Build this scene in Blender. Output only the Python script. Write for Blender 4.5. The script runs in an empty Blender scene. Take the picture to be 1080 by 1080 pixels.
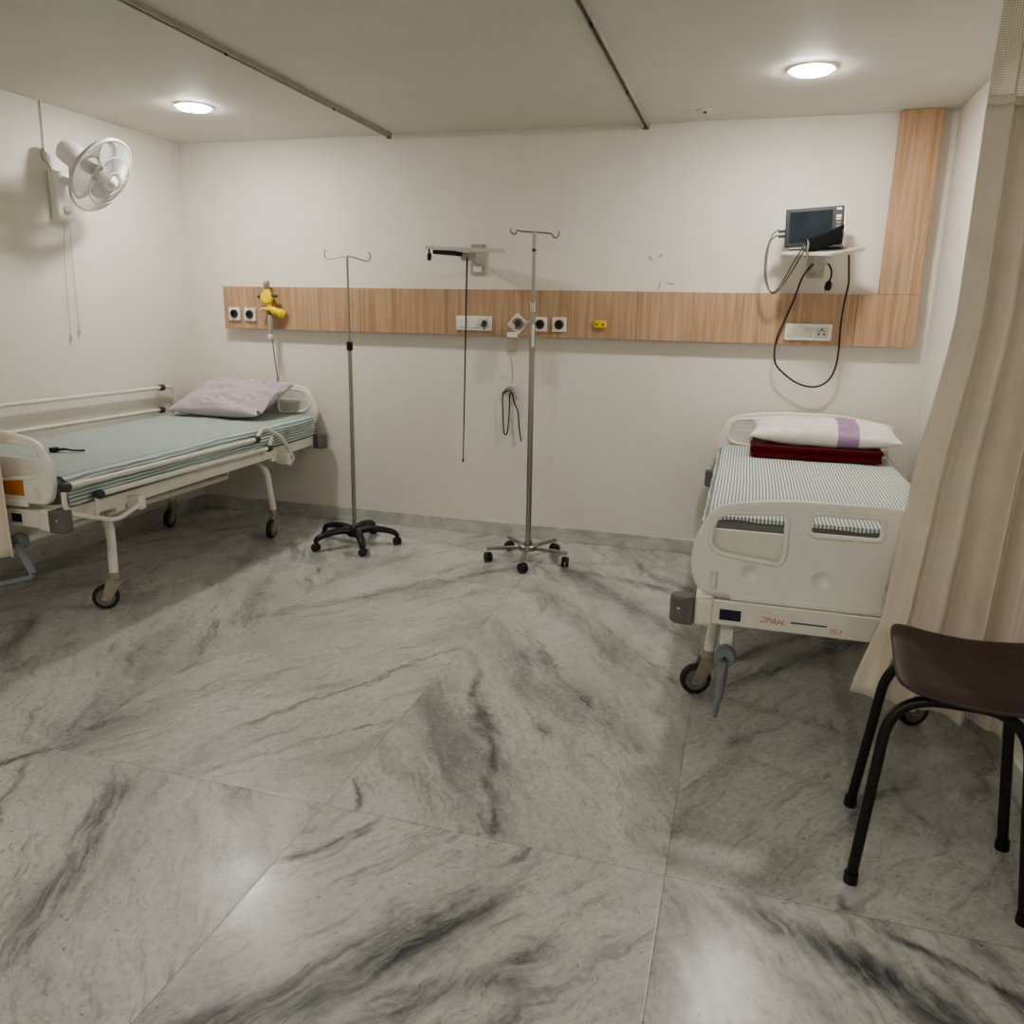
import bpy, math, random
from mathutils import Vector, Matrix, noise
random.seed(7)
PI = math.pi
scene = bpy.context.scene
COL = scene.collection
V = Vector

# ------------------------------------------------------------------ materials
def lin(c):
    f = lambda v: (v / 12.92) if v <= 0.04045 else ((v + 0.055) / 1.055) ** 2.4
    return tuple(f(x / 255.0) for x in c) + (1.0,)

class NT:
    def __init__(s, name):
        s.mat = bpy.data.materials.new(name)
        s.mat.use_nodes = True
        s.nt = s.mat.node_tree
        s.bsdf = s.nt.nodes['Principled BSDF']
        s.out = s.nt.nodes['Material Output']
    def node(s, t, **kw):
        n = s.nt.nodes.new(t)
        for k, v in kw.items():
            setattr(n, k, v)
        return n
    def put(s, sock, v):
        if isinstance(v, bpy.types.NodeSocket):
            s.nt.links.new(v, sock)
        elif v is not None:
            sock.default_value = v
    def m(s, op, a, b=None, c=None, clamp=False):
        n = s.node('ShaderNodeMath', operation=op, use_clamp=clamp)
        s.put(n.inputs[0], a)
        if b is not None: s.put(n.inputs[1], b)
        if c is not None: s.put(n.inputs[2], c)
        return n.outputs[0]
    def coords(s):
        return s.node('ShaderNodeTexCoord').outputs['Object']
    def xyz(s, v):
        n = s.node('ShaderNodeSeparateXYZ'); s.put(n.inputs[0], v)
        return n.outputs
    def vec(s, x, y, z):
        n = s.node('ShaderNodeCombineXYZ')
        for i, v in enumerate((x, y, z)): s.put(n.inputs[i], v)
        return n.outputs[0]
    def scale(s, v, sc):
        n = s.node('ShaderNodeVectorMath', operation='MULTIPLY')
        s.put(n.inputs[0], v); n.inputs[1].default_value = sc
        return n.outputs[0]
    def noise(s, v, scale=5, detail=3, rough=.5, dist=0.0, color=False):
        n = s.node('ShaderNodeTexNoise')
        s.put(n.inputs['Vector'], v)
        n.inputs['Scale'].default_value = scale
        n.inputs['Detail'].default_value = detail
        n.inputs['Roughness'].default_value = rough
        n.inputs['Distortion'].default_value = dist
        return n.outputs['Color' if color else 'Fac']
    def mapr(s, v, a, b, c=0.0, d=1.0, smooth=True):
        n = s.node('ShaderNodeMapRange')
        n.interpolation_type = 'SMOOTHSTEP' if smooth else 'LINEAR'
        s.put(n.inputs[0], v)
        for i, k in enumerate((a, b, c, d)): s.put(n.inputs[i + 1], k)
        return n.outputs[0]
    def mix(s, f, a, b):
        n = s.node('ShaderNodeMix', data_type='RGBA')
        s.put(n.inputs[0], f); s.put(n.inputs[6], a); s.put(n.inputs[7], b)
        return n.outputs[2]
    def bump(s, h, strength=.2, dist=.01):
        n = s.node('ShaderNodeBump')
        n.inputs['Strength'].default_value = strength
        n.inputs['Distance'].default_value = dist
        s.put(n.inputs['Height'], h)
        s.nt.links.new(n.outputs[0], s.bsdf.inputs['Normal'])
    def set(s, **kw):
        names = dict(color='Base Color', rough='Roughness', metal='Metallic', spec='Specular IOR Level', alpha='Alpha',
                     trans='Transmission Weight', coat='Coat Weight', sheen='Sheen Weight')
        for k, v in kw.items():
            s.put(s.bsdf.inputs[names[k]], v)

def plain(name, rgb, rough=.5, metal=0.0, var=.06, scale=12, bump=0.0, bscale=60, **kw):
    t = NT(name)
    c = lin(rgb); c2 = tuple(x * (1 - var * 2.2) for x in c[:3]) + (1,)
    co = t.coords()
    n = t.noise(co, scale, 4, .6)
    t.set(color=t.mix(t.mapr(n, .35, .7), c, c2), rough=t.mapr(n, .2, .8, rough * .9, min(1, rough * 1.1)), metal=metal, **kw)
    if bump: t.bump(t.noise(co, bscale, 3), bump, .004)
    return t.mat

def wall_mat(name, rgb, mark=None):
    t = NT(name)
    co = t.coords()
    n = t.noise(co, 1.3, 5, .6)
    st = t.noise(t.scale(co, (3.0, 3.0, .5)), 1.6, 4, .6)
    c = lin(rgb)
    base = t.mix(t.mapr(n, .35, .7), c, tuple(a * b for a, b in zip(c, (.955, .945, .925, 1))))
    base = t.mix(t.mapr(st, .55, .8, 0, .35), base, tuple(a * b for a, b in zip(c, (.90, .87, .83, 1))))
    if mark:
        X, Y, Z = t.xyz(co)
        for (mx, mz, w, h, ang) in mark:
            dx = t.m('SUBTRACT', X, mx); dz = t.m('SUBTRACT', Z, mz)
            ca, sa = math.cos(ang), math.sin(ang)
            a = t.m('ADD', t.m('MULTIPLY', dx, ca / w), t.m('MULTIPLY', dz, sa / w))
            b = t.m('ADD', t.m('MULTIPLY', dx, -sa / h), t.m('MULTIPLY', dz, ca / h))
            r = t.m('ADD', t.m('MULTIPLY', a, a), t.m('MULTIPLY', b, b))
            base = t.mix(t.mapr(r, .5, 1.0, .5, 0), base, lin((120, 105, 95)))
    t.set(color=base, rough=.62, spec=.3)
    t.bump(t.noise(co, 90, 3), .06, .002)
    return t.mat

def wood_mat(name):
    t = NT(name)
    co = t.coords()
    X, Y, Z = t.xyz(co)
    pl = t.m('FLOOR', t.m('DIVIDE', t.m('ADD', X, 10.0), .305))
    strip = t.m('FLOOR', t.m('DIVIDE', t.m('ADD', X, 10.0), .061))
    wn = t.node('ShaderNodeTexWhiteNoise', noise_dimensions='1D'); t.put(wn.inputs['W'], strip)
    gv = t.vec(t.m('MULTIPLY', X, 34.0), 0.0, t.m('ADD', t.m('MULTIPLY', Z, 1.4), t.m('MULTIPLY', pl, 3.7)))
    g1 = t.noise(gv, 1.0, 6, .62, .4)
    g2 = t.noise(t.scale(gv, (4.5, 1, 2.5)), 1.0, 4, .6)
    base = t.mix(t.mapr(g1, .32, .68), lin((172, 140, 114)), lin((206, 176, 148)))
    base = t.mix(t.mapr(g2, .5, .72, 0, .42), base, lin((144, 110, 86)))
    base = t.mix(t.mapr(wn.outputs[0], 0, 1, 0, .35, False), base, lin((182, 148, 120)))
    fr = t.m('ABSOLUTE', t.m('SUBTRACT', t.m('FRACT', t.m('DIVIDE', t.m('ADD', X, 10.03), .61)), .5))
    base = t.mix(t.mapr(fr, .002, .006, .55, 0), base, lin((78, 56, 42)))
    t.set(color=base, rough=.42)
    return t.mat

def floor_mat():
    t = NT('marble_floor')
    co = t.coords()
    X, Y, Z = t.xyz(co)
    sx, sy = 1.02, 1.04
    ix = t.m('FLOOR', t.m('DIVIDE', t.m('ADD', X, 1.11), sx))
    iy = t.m('FLOOR', t.m('DIVIDE', t.m('ADD', Y, 3.1), 2 * sy))
    seed = t.m('ADD', t.m('MULTIPLY', ix, 1.3), t.m('MULTIPLY', iy, 4.1))
    u = t.m('PINGPONG', t.m('ADD', X, 1.11), sx)
    v = t.m('ABSOLUTE', t.m('ADD', Y, 3.1))
    uv = t.vec(u, v, t.m('MULTIPLY', seed, .35))
    wz = t.xyz(t.noise(uv, 1.7, 3, .55, 0, True))
    wf = t.xyz(t.noise(uv, 7.0, 3, .6, 0, True))
    def warp(c, a, f, k1, k2):
        return t.m('ADD', c, t.m('ADD', t.m('MULTIPLY', t.m('SUBTRACT', a, .5), k1), t.m('MULTIPLY', t.m('SUBTRACT', f, .5), k2)))
    uw = warp(u, wz[0], wf[0], .26, .06)
    vw = warp(v, wz[1], wf[1], .26, .06)
    al = t.m('SUBTRACT', t.m('MULTIPLY', uw, .50), t.m('MULTIPLY', vw, .866))
    ac = t.m('ADD', t.m('MULTIPLY', uw, .866), t.m('MULTIPLY', vw, .50))
    def vein(ka, kl, off, det=6, rough=.62):
        return t.noise(t.vec(t.m('MULTIPLY', ac, ka), t.m('MULTIPLY', al, kl), t.m('ADD', t.m('MULTIPLY', seed, .8), off)), 1.0, det, rough)
    n1 = vein(3.4, .8, 0.0)
    n2 = vein(9.0, 1.5, 5.0)
    n3 = vein(30.0, 4.0, 9.0, 5, .7)
    n5 = vein(95.0, 16.0, 2.0, 4, .65)
    n6 = t.noise(co, 46.0, 4, .65)
    n4 = t.noise(uv, 2.2, 5, .6)
    base = t.mix(t.mapr(n4, .3, .75), lin((206, 207, 203)), lin((182, 184, 180)))
    base = t.mix(t.mapr(n1, .46, .70, 0, .72), base, lin((136, 138, 138)))
    base = t.mix(t.m('MULTIPLY', t.mapr(n2, .54, .72), t.mapr(n1, .34, .58, .2, .95)), base, lin((104, 107, 110)))
    base = t.mix(t.mapr(n3, .50, .74, 0, .60), base, lin((128, 130, 129)))
    base = t.mix(t.mapr(n5, .50, .70, 0, .34), base, lin((112, 114, 113)))
    base = t.mix(t.mapr(n6, .50, .72, 0, .30), base, lin((130, 131, 129)))
    base = t.mix(t.mapr(n6, .50, .30, 0, .30), base, lin((222, 223, 219)))
    base = t.mix(t.mapr(t.noise(t.vec(t.m('MULTIPLY', ac, 110.0), t.m('MULTIPLY', al, 46.0), seed), 1.0, 2, .5), .68, .74, 0, .6), base, lin((84, 85, 86)))
    # the large individual veins of the slabs: (x0, y0, x1, y1, half width, darkness)
    streaks = [(-1.80, -3.12, -1.47, -3.95, .085, .8), (-1.72, -3.12, -1.36, -3.95, .09, .22),
               (-1.10, -3.36, -.90, -3.12, .035, .8), (-1.02, -3.95, -.45, -3.28, .11, .9), (-.86, -3.95, -.30, -3.40, .08, .6), (-.60, -3.78, -.52, -3.62, .06, .6),
               (-1.08, -1.86, -.56, -3.09, .045, .62), (-1.12, -2.14, -.70, -3.09, .14, .32), (-.62, -2.95, -.57, -3.09, .035, .8), (-1.09, -2.95, -1.00, -3.10, .02, .7),
               (-1.12, -1.87, -1.66, -2.86, .028, .6), (-1.12, -2.55, -1.60, -3.09, .02, .45), (-1.13, -2.05, -1.75, -2.6, .06, .25),
               (-2.25, -1.90, -1.16, -.60, .07, .48), (-2.5, -1.30, -2.18, -2.0, .10, .45), (-3.25, -2.1, -2.8, -2.7, .08, .5),
               (-1.08, -.88, -.10, -2.06, .13, .42), (-1.0, -.5, -.11, -1.45, .09, .55), (-.95, -.55, -.25, -.8, .07, .6), (-.75, -1.15, -.10, -2.0, .03, .65),
               (-.08, -2.02, .7, -1.1, .10, .6), (-.08, -1.75, .6, -.9, .06, .5),
               (.10, -3.13, .70, -3.46, .085, .95), (.42, -3.13, .9, -3.32, .035, .7), (-.06, -3.13, .5, -3.62, .05, .3), (.33, -3.05, .37, -3.10, .03, .6), (.55, -2.40, .66, -2.66, .03, .35),
               (-2.18, -3.14, -1.9, -3.55, .03, .5), (-.52, -2.15, -.44, -2.27, .01, .8), (-2.0, -3.02, -1.93, -2.9, .015, .6)]
    wn = t.xyz(t.noise(co, 3.2, 3, .6, 0, True)); wn2 = t.xyz(t.noise(co, 15.0, 3, .65, 0, True))
    px = warp(X, wn[0], wn2[0], .16, .055); py = warp(Y, wn[1], wn2[1], .16, .055)
    tot = None
    for (x0, y0, x1, y1, w, s_) in streaks:
        L = math.hypot(x1 - x0, y1 - y0); dx, dy = (x1 - x0) / L, (y1 - y0) / L
        along = t.m('ADD', t.m('MULTIPLY', px, dx), t.m('MULTIPLY_ADD', py, dy, -(x0 * dx + y0 * dy)))
        acr = t.m('ABSOLUTE', t.m('ADD', t.m('MULTIPLY', px, -dy), t.m('MULTIPLY_ADD', py, dx, (x0 * dy - y0 * dx))))
        ends = t.m('ABSOLUTE', t.m('SUBTRACT', along, L / 2))
        k = t.m('MULTIPLY', t.mapr(acr, 0.0, w, s_, 0), t.mapr(ends, L * .36, L * .56, 1, 0))
        tot = k if tot is None else t.m('MAXIMUM', tot, k)
    brk = t.mapr(t.m('ADD', t.m('MULTIPLY', n3, .55), t.m('MULTIPLY', n2, .45)), .36, .62, .25, 1.15)
    base = t.mix(t.m('MULTIPLY', tot, brk, clamp=True), base, lin((66, 69, 74)))
    # joints between slabs
    jx = t.m('PINGPONG', t.m('ADD', X, .09), sx / 2); jy = t.m('PINGPONG', t.m('ADD', Y, 3.1), sy / 2)
    # pingpong of half a slab is zero on every joint
    jn = t.m('MINIMUM', jx, t.m('ADD', jy, t.mapr(v, .6, .7, 0, .0012)))
    base = t.mix(t.mapr(jn, .0006, .0024, .5, 0), base, lin((104, 103, 99)))
    t.set(color=base, rough=t.mapr(n4, .3, .7, .22, .32), spec=.5)
    t.bump(t.m('MULTIPLY', t.mapr(jn, 0, .004, 0, 1), 1.0), .12, .002)
    return t.mat

def stripe_mat(name, ca, cb, period, cc=None, axis=0, duty=.0):
    t = NT(name)
    co = t.coords()
    P_ = t.xyz(t.node('ShaderNodeTexCoord').outputs['UV'])
    w = t.noise(co, 4, 2, .5)
    x = t.m('ADD', P_[axis], t.m('MULTIPLY', t.m('SUBTRACT', w, .5), .012))
    s_ = t.m('SINE', t.m('MULTIPLY', x, 2 * PI / period))
    f = t.mapr(s_, duty - .45, duty + .45)
    base = t.mix(f, lin(ca), lin(cb))
    n = t.noise(co, 3, 4, .6)
    if cc: base = t.mix(t.mapr(n, .45, .72, 0, .5), base, lin(cc))
    fine = t.noise(t.scale(co, (300, 300, 300)), 1.0, 2)
    t.set(color=base, rough=.88, spec=.15, sheen=.1)
    t.bump(t.m('ADD', fine, t.m('MULTIPLY', t.noise(co, 9, 4, .6), 6.0)), .25, .004)
    return t.mat

def cloth_mat(name, rgb, var=.08, alpha=None, weave=500, bmp=.15):
    t = NT(name)
    co = t.coords()
    n = t.noise(co, 6, 4, .6)
    c = lin(rgb)
    t.set(color=t.mix(t.mapr(n, .3, .75), c, tuple(x * (1 - 2 * var) for x in c[:3]) + (1,)), rough=.9, spec=.15, sheen=.1)
    t.bump(t.m('ADD', t.noise(co, weave, 2), t.m('MULTIPLY', n, 3.0)), bmp, .004)
    return t.mat

def band_cloth(name, base, band, x0, x1):
    t = NT(name)
    co = t.coords(); P_ = t.xyz(co)
    c = t.m('ABSOLUTE', t.m('SUBTRACT', P_[0], (x0 + x1) / 2))
    n = t.noise(co, 7, 4, .6)
    b = t.mix(t.mapr(n, .35, .7), lin(base), tuple(x * .88 for x in lin(base)[:3]) + (1,))
    t.set(color=t.mix(t.mapr(c, (x1 - x0) / 2 - .002, (x1 - x0) / 2 + .002, 1, 0), b, lin(band)), rough=.9, spec=.15)
    t.bump(t.noise(co, 14, 4, .6), .3, .01)
    return t.mat

def net_mat(name, rgb):
    t = NT(name)
    co = t.coords(); P_ = t.xyz(co)
    a = t.m('SINE', t.m('MULTIPLY', t.m('ADD', P_[0], P_[2]), 2 * PI / .012))
    b = t.m('SINE', t.m('MULTIPLY', t.m('SUBTRACT', P_[0], P_[2]), 2 * PI / .012))
    hole = t.mapr(t.m('MULTIPLY', a, b), -.1, .15)
    t.set(color=lin(rgb), rough=.9, alpha=t.mapr(hole, 0, 1, .98, .55))
    return t.mat

def emit_mat(name, rgb, strength):
    t = NT(name)
    co = t.coords()
    t.set(color=lin(rgb), rough=.5)
    t.bsdf.inputs['Emission Color'].default_value = lin(rgb)
    r = t.mapr(t.noise(co, 20, 2), .2, .8, strength * .97, strength * 1.03)
    t.put(t.bsdf.inputs['Emission Strength'], r)
    return t.mat

M = {}
M['wall'] = wall_mat('painted_wall', (233, 230, 224))
M['wall_back'] = wall_mat('painted_wall_back', (233, 230, 224), [(-.603, 1.80, .022, .009, -.9), (-.545, 1.815, .016, .008, .9), (-.54, 1.645, .03, .006, 1.4), (-.475, 1.655, .03, .007, -.1)])
M['ceil'] = wall_mat('painted_ceiling', (216, 215, 209))
M['wood'] = wood_mat('laminate_wood')
M['floor'] = floor_mat()
M['marble_skirt'] = NT('marble_skirting').mat
def skirt():
    t = NT('marble_skirting')
    co = t.coords()
    n = t.noise(t.scale(co, (1, 1, 1.8)), 3.0, 6, .65, .6); n2 = t.noise(co, 14, 4, .6)
    b = t.mix(t.mapr(n, .35, .7), lin((214, 214, 209)), lin((172, 174, 171)))
    t.set(color=t.mix(t.mapr(n2, .55, .75, 0, .4), b, lin((140, 142, 142))), rough=.3)
    return t.mat
M['marble_skirt'] = skirt()
M['abs'] = plain('ivory_moulded_plastic', (238, 236, 229), .38, var=.02)
M['abs_in'] = plain('ivory_recess_plastic', (228, 226, 218), .42, var=.02)
M['white_metal'] = plain('white_powder_coat', (232, 229, 220), .35, var=.03)
M['bumper'] = plain('grey_rubber', (112, 112, 110), .6, var=.06)
M['dgrey'] = plain('dark_grey_plastic', (70, 72, 74), .5)
M['crank'] = plain('grey_blue_plastic', (136, 142, 148), .45)
M['black'] = plain('black_plastic', (26, 26, 27), .42)
M['rubber'] = plain('black_rubber', (52, 51, 50), .6)
M['wheel'] = plain('grey_wheel', (124, 124, 120), .5)
M['fork'] = plain('caster_fork_metal', (176, 168, 150), .4, .4)
M['steel'] = plain('brushed_steel', (172, 168, 161), .32, 1.0, var=.008)
M['dsteel'] = plain('dull_steel', (164, 160, 154), .36, 1.0, var=.008)
M['chrome'] = plain('chrome', (205, 205, 205), .15, 1.0, var=.02)
M['alu'] = plain('aluminium_track', (186, 184, 174), .5, .1)
M['alu_dark'] = plain('track_slot', (120, 118, 108), .7)
M['white'] = plain('white_plastic', (238, 236, 230), .35, var=.02)
M['white_d'] = plain('off_white_plastic', (214, 210, 200), .4, var=.03)
M['fanw'] = plain('fan_white_plastic', (238, 238, 236), .3, var=.015)
M['fang'] = plain('fan_wire_grey', (216, 217, 217), .35, var=.02)
M['yellow'] = plain('yellow_plastic', (246, 216, 52), .4, var=.05)
M['orange'] = plain('orange_sticker', (204, 128, 20), .45, var=.04)
M['navy'] = plain('navy_sticker', (38, 40, 62), .45)
M['red_ink'] = plain('red_marker_ink', (214, 122, 112), .7)
M['grey_ink'] = plain('grey_marker_ink', (96, 94, 98), .7)
M['white_ink'] = plain('pale_ink', (120, 122, 140), .7)
M['brown'] = plain('brown_moulded_plastic', (76, 60, 58), .45, var=.05, bump=.05, bscale=120)
M['blackpaint'] = plain('black_painted_steel', (24, 22, 20), .35, var=.04)
M['screen'] = plain('dark_screen', (50, 57, 66), .12, var=.2, scale=5)
M['bezel'] = plain('charcoal_bezel', (50, 53, 58), .4)
M['grey_cable'] = plain('grey_cable', (128, 122, 114), .5)
M['black_cable'] = plain('black_cable', (24, 22, 22), .5)
M['brown_cable'] = plain('brown_cable', (56, 32, 28), .5)
M['cord'] = plain('pale_cord', (176, 172, 164), .6)
M['cuff'] = cloth_mat('black_nylon', (20, 20, 22), .1, weave=300)
M['curtain'] = cloth_mat('cream_curtain', (233, 223, 209), .04, weave=420)
M['net'] = net_mat('curtain_net', (214, 202, 182))
M['mattress'] = cloth_mat('grey_mattress_cover', (128, 132, 134), .06, bmp=.1)
M['sheet_r'] = stripe_mat('striped_sheet', (232, 234, 230), (134, 150, 151), .0142)
M['sheet_l'] = stripe_mat('striped_sheet_faded', (206, 214, 212), (118, 138, 138), .0165, (176, 191, 190))
M['lilac'] = cloth_mat('lilac_cotton', (200, 188, 196), .05, bmp=.3)
M['pillow_r'] = band_cloth('white_cotton_purple_band', (240, 238, 234), (178, 152, 184), .500, .607)
M['red'] = cloth_mat('dark_red_blanket', (104, 16, 24), .15, bmp=.5, weave=200)
M['tray'] = plain('grey_white_tray', (196, 192, 184), .4)
M['bracket'] = plain('bracket_grey', (190, 190, 180), .45)
M['lamp'] = emit_mat('lamp_diffuser', (255, 250, 240), 34.0)
def glass_mat():
    t = NT('clear_plastic')
    t.set(color=lin((250, 250, 248)), rough=t.mapr(t.noise(t.coords(), 10, 2), .2, .8, .02, .06), trans=1.0)
    t.bsdf.inputs['IOR'].default_value = 1.08
    return t.mat
M['clear'] = glass_mat()
M['tube'] = plain('translucent_tube', (196, 194, 186), .3, trans=.3)

# ------------------------------------------------------------------ mesh helpers
def wloc(o):
    p = V((0, 0, 0))
    while o is not None:
        p += o.location; o = o.parent
    return p

class MB:
    def __init__(s): s.v = []; s.f = []
    def add(s, vs, fs):
        b = len(s.v); s.v += [V(p) for p in vs]; s.f += [tuple(i + b for i in f) for f in fs]
        return s
    def box(s, x0, x1, y0, y1, z0, z1, mt=None):
        vs = [V(p) for p in ((x0, y0, z0), (x1, y0, z0), (x1, y1, z0), (x0, y1, z0), (x0, y0, z1), (x1, y0, z1), (x1, y1, z1), (x0, y1, z1))]
        if mt is not None: vs = [mt @ p for p in vs]
        return s.add(vs, [(0, 3, 2, 1), (4, 5, 6, 7), (0, 1, 5, 4), (1, 2, 6, 5), (2, 3, 7, 6), (3, 0, 4, 7)])
    def tube(s, pts, r, seg=10, closed=False, flat=None):
        pts = [V(p) for p in pts]; n = len(pts)
        if callable(r): rr = [r(i / (n - 1)) for i in range(n)]
        elif isinstance(r, (list, tuple)): rr = list(r)
        else: rr = [r] * n
        tang = []
        for i in range(n):
            a = pts[(i - 1) % n] if (closed or i > 0) else pts[i]
            b = pts[(i + 1) % n] if (closed or i < n - 1) else pts[i]
            d = (b - a)
            tang.append(d.normalized() if d.length > 1e-9 else V((0, 0, 1)))
        up = V((0, 0, 1)) if abs(tang[0].z) < .9 else V((1, 0, 0))
        nrm = (up - tang[0] * up.dot(tang[0])).normalized()
        base = len(s.v)
        for i in range(n):
            nrm = (nrm - tang[i] * nrm.dot(tang[i]))
            nrm = nrm.normalized() if nrm.length > 1e-6 else tang[i].orthogonal().normalized()
            bi = tang[i].cross(nrm)
            for k in range(seg):
                a = 2 * PI * k / seg
                ca, sa = math.cos(a) * rr[i], math.sin(a) * rr[i]
                if flat: ca *= flat
                s.v.append(pts[i] + nrm * ca + bi * sa)
        m = n if closed else n - 1
        for i in range(m):
            for k in range(seg):
                a = base + i * seg + k; b = base + i * seg + (k + 1) % seg
                c = base + ((i + 1) % n) * seg + (k + 1) % seg; d = base + ((i + 1) % n) * seg + k
                s.f.append((a, b, c, d))
        if not closed:
            s.f.append(tuple(base + k for k in reversed(range(seg))))
            s.f.append(tuple(base + (n - 1) * seg + k for k in range(seg)))
        return s
    def cyl(s, a, b, r, seg=16, r2=None):
        return s.tube([a, b], [r, r if r2 is None else r2], seg)
    def lathe(s, prof, o, axis=(0, 0, 1), seg=24, hollow=False):
        ax = V(axis).normalized(); e1 = ax.orthogonal().normalized(); e2 = ax.cross(e1); o = V(o)
        base = len(s.v); n = len(prof)
        for (r, h) in prof:
            for k in range(seg):
                a = 2 * PI * k / seg
                s.v.append(o + ax * h + (e1 * math.cos(a) + e2 * math.sin(a)) * max(r, 1e-5))
        for i in range(n if hollow else n - 1):
            j = (i + 1) % n
            for k in range(seg):
                s.f.append((base + i * seg + k, base + i * seg + (k + 1) % seg, base + j * seg + (k + 1) % seg, base + j * seg + k))
        if hollow: return s
        s.f.append(tuple(base + k for k in reversed(range(seg))))
        s.f.append(tuple(base + (n - 1) * seg + k for k in range(seg)))
        return s
    def grid(s, fn, nu, nv, wrap=False):
        base = len(s.v)
        for j in range(nv + 1):
            for i in range(nu + 1):
                s.v.append(V(fn(i / nu, j / nv)))
        for j in range(nv):
            for i in range(nu):
                a = base + j * (nu + 1) + i
                s.f.append((a, a + 1, a + nu + 2, a + nu + 1))
        return s
    def build(s, name, mat, parent=None, smooth=True, bevel=0.0, seg=2, angle=40, solid=0.0, sub=0, fix=True):
        import bmesh
        off = wloc(parent) if parent else V((0, 0, 0))
        me = bpy.data.meshes.new(name)
        me.from_pydata([tuple(p - off) for p in s.v], [], s.f)
        if fix:
            bm = bmesh.new(); bm.from_mesh(me)
            bmesh.ops.recalc_face_normals(bm, faces=bm.faces)
            bm.to_mesh(me); bm.free()
        me.materials.append(mat)
        o = bpy.data.objects.new(name, me); COL.objects.link(o)
        if parent: o.parent = parent
        if smooth:
            for p in me.polygons: p.use_smooth = True
            me.set_sharp_from_angle(angle=math.radians(angle))
        if bevel:
            b = o.modifiers.new('Bevel', 'BEVEL'); b.width = bevel; b.segments = seg; b.limit_method = 'ANGLE'; b.angle_limit = math.radians(35)
        if solid:
            b = o.modifiers.new('Solid', 'SOLIDIFY'); b.thickness = solid; b.offset = 0
        if sub:
            b = o.modifiers.new('Sub', 'SUBSURF'); b.levels = sub; b.render_levels = sub
        return o

def cat(pts, n=8, closed=False):
    pts = [V(p) for p in pts]; out = []; m = len(pts)
    for i in range(m if closed else m - 1):
        if closed: p0, p1, p2, p3 = (pts[(i + k) % m] for k in (-1, 0, 1, 2))
        else: p0, p1, p2, p3 = pts[max(i - 1, 0)], pts[i], pts[i + 1], pts[min(i + 2, m - 1)]
        for k in range(n):
            t = k / n
            out.append(.5 * ((2 * p1) + (p2 - p0) * t + (2 * p0 - 5 * p1 + 4 * p2 - p3) * t * t + (3 * p1 - p0 - 3 * p2 + p3) * t ** 3))
    if not closed: out.append(pts[-1])
    return out

def fillet(pts, r, n=6):
    """polyline with rounded corners"""
    pts = [V(p) for p in pts]; out = [pts[0]]
    for i in range(1, len(pts) - 1):
        p = pts[i]; a = pts[i - 1] - p; b = pts[i + 1] - p
        d = min(r, a.length * .48, b.length * .48)
        A = p + a.normalized() * d; B = p + b.normalized() * d
        for k in range(n + 1):
            t = k / n
            out.append(A * (1 - t) ** 2 + p * 2 * t * (1 - t) + B * t * t)
    out.append(pts[-1])
    return out

def loop_round(pts, r, n=6):
    """closed 2D polygon with rounded corners (r may be a list)"""
    pts = [V((p[0], p[1], 0)) for p in pts]; out = []; m = len(pts)
    for i in range(m):
        p = pts[i]; a = pts[i - 1] - p; b = pts[(i + 1) % m] - p
        rr = r[i] if isinstance(r, (list, tuple)) else r
        d = min(rr, a.length * .48, b.length * .48)
        A = p + a.normalized() * d; B = p + b.normalized() * d
        for k in range(n + 1):
            t = k / n
            out.append(A * (1 - t) ** 2 + p * 2 * t * (1 - t) + B * t * t)
    return [(q.x, q.y) for q in out]

def plate(name, loops, thick, mat, parent, frame, bevel=.006):
    """flat plate with holes: 2D loops filled, thickness about the middle, frame maps (u, v, w) to the world"""
    cu = bpy.data.curves.new(name, 'CURVE'); cu.dimensions = '2D'; cu.fill_mode = 'BOTH'
    cu.extrude = max(thick / 2 - bevel, .0005); cu.bevel_depth = bevel; cu.bevel_resolution = 2; cu.offset = -bevel
    for lp in loops:
        sp = cu.splines.new('POLY'); sp.points.add(len(lp) - 1); sp.use_cyclic_u = True
        for i, (a, b) in enumerate(lp): sp.points[i].co = (a, b, 0, 1)
    tmp = bpy.data.objects.new(name + '_tmp', cu); COL.objects.link(tmp)
    dg = bpy.context.evaluated_depsgraph_get(); dg.update()
    me = bpy.data.meshes.new_from_object(tmp.evaluated_get(dg))
    bpy.data.objects.remove(tmp); bpy.data.curves.remove(cu)
    off = wloc(parent) if parent else V((0, 0, 0))
    for v in me.vertices: v.co = frame @ v.co - off
    me.name = name; me.materials.clear(); me.materials.append(mat)
    for p in me.polygons: p.use_smooth = True; p.material_index = 0
    me.set_sharp_from_angle(angle=math.radians(35))
    o = bpy.data.objects.new(name, me); COL.objects.link(o)
    if parent: o.parent = parent
    return o

def text(name, body, size, mat, parent, frame, shear=0.0, thick=.0006):
    cu = bpy.data.curves.new(name, 'FONT'); cu.body = body; cu.size = size; cu.shear = shear; cu.extrude = thick
    tmp = bpy.data.objects.new(name + '_tmp', cu); COL.objects.link(tmp)
    dg = bpy.context.evaluated_depsgraph_get(); dg.update()
    me = bpy.data.meshes.new_from_object(tmp.evaluated_get(dg))
    bpy.data.objects.remove(tmp); bpy.data.curves.remove(cu)
    off = wloc(parent) if parent else V((0, 0, 0))
    for v in me.vertices: v.co = frame @ v.co - off
    me.materials.clear(); me.materials.append(mat)
    o = bpy.data.objects.new(name, me); COL.objects.link(o); o.parent = parent
    return o

def front(x, y, z, roll=0.0):
    """frame of a plane facing -y: u along +x, v along +z, w towards -y"""
    return Matrix.Translation((x, y, z)) @ Matrix.Rotation(roll, 4, 'Y') @ Matrix(((1, 0, 0, 0), (0, 0, -1, 0), (0, 1, 0, 0), (0, 0, 0, 1)))

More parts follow.
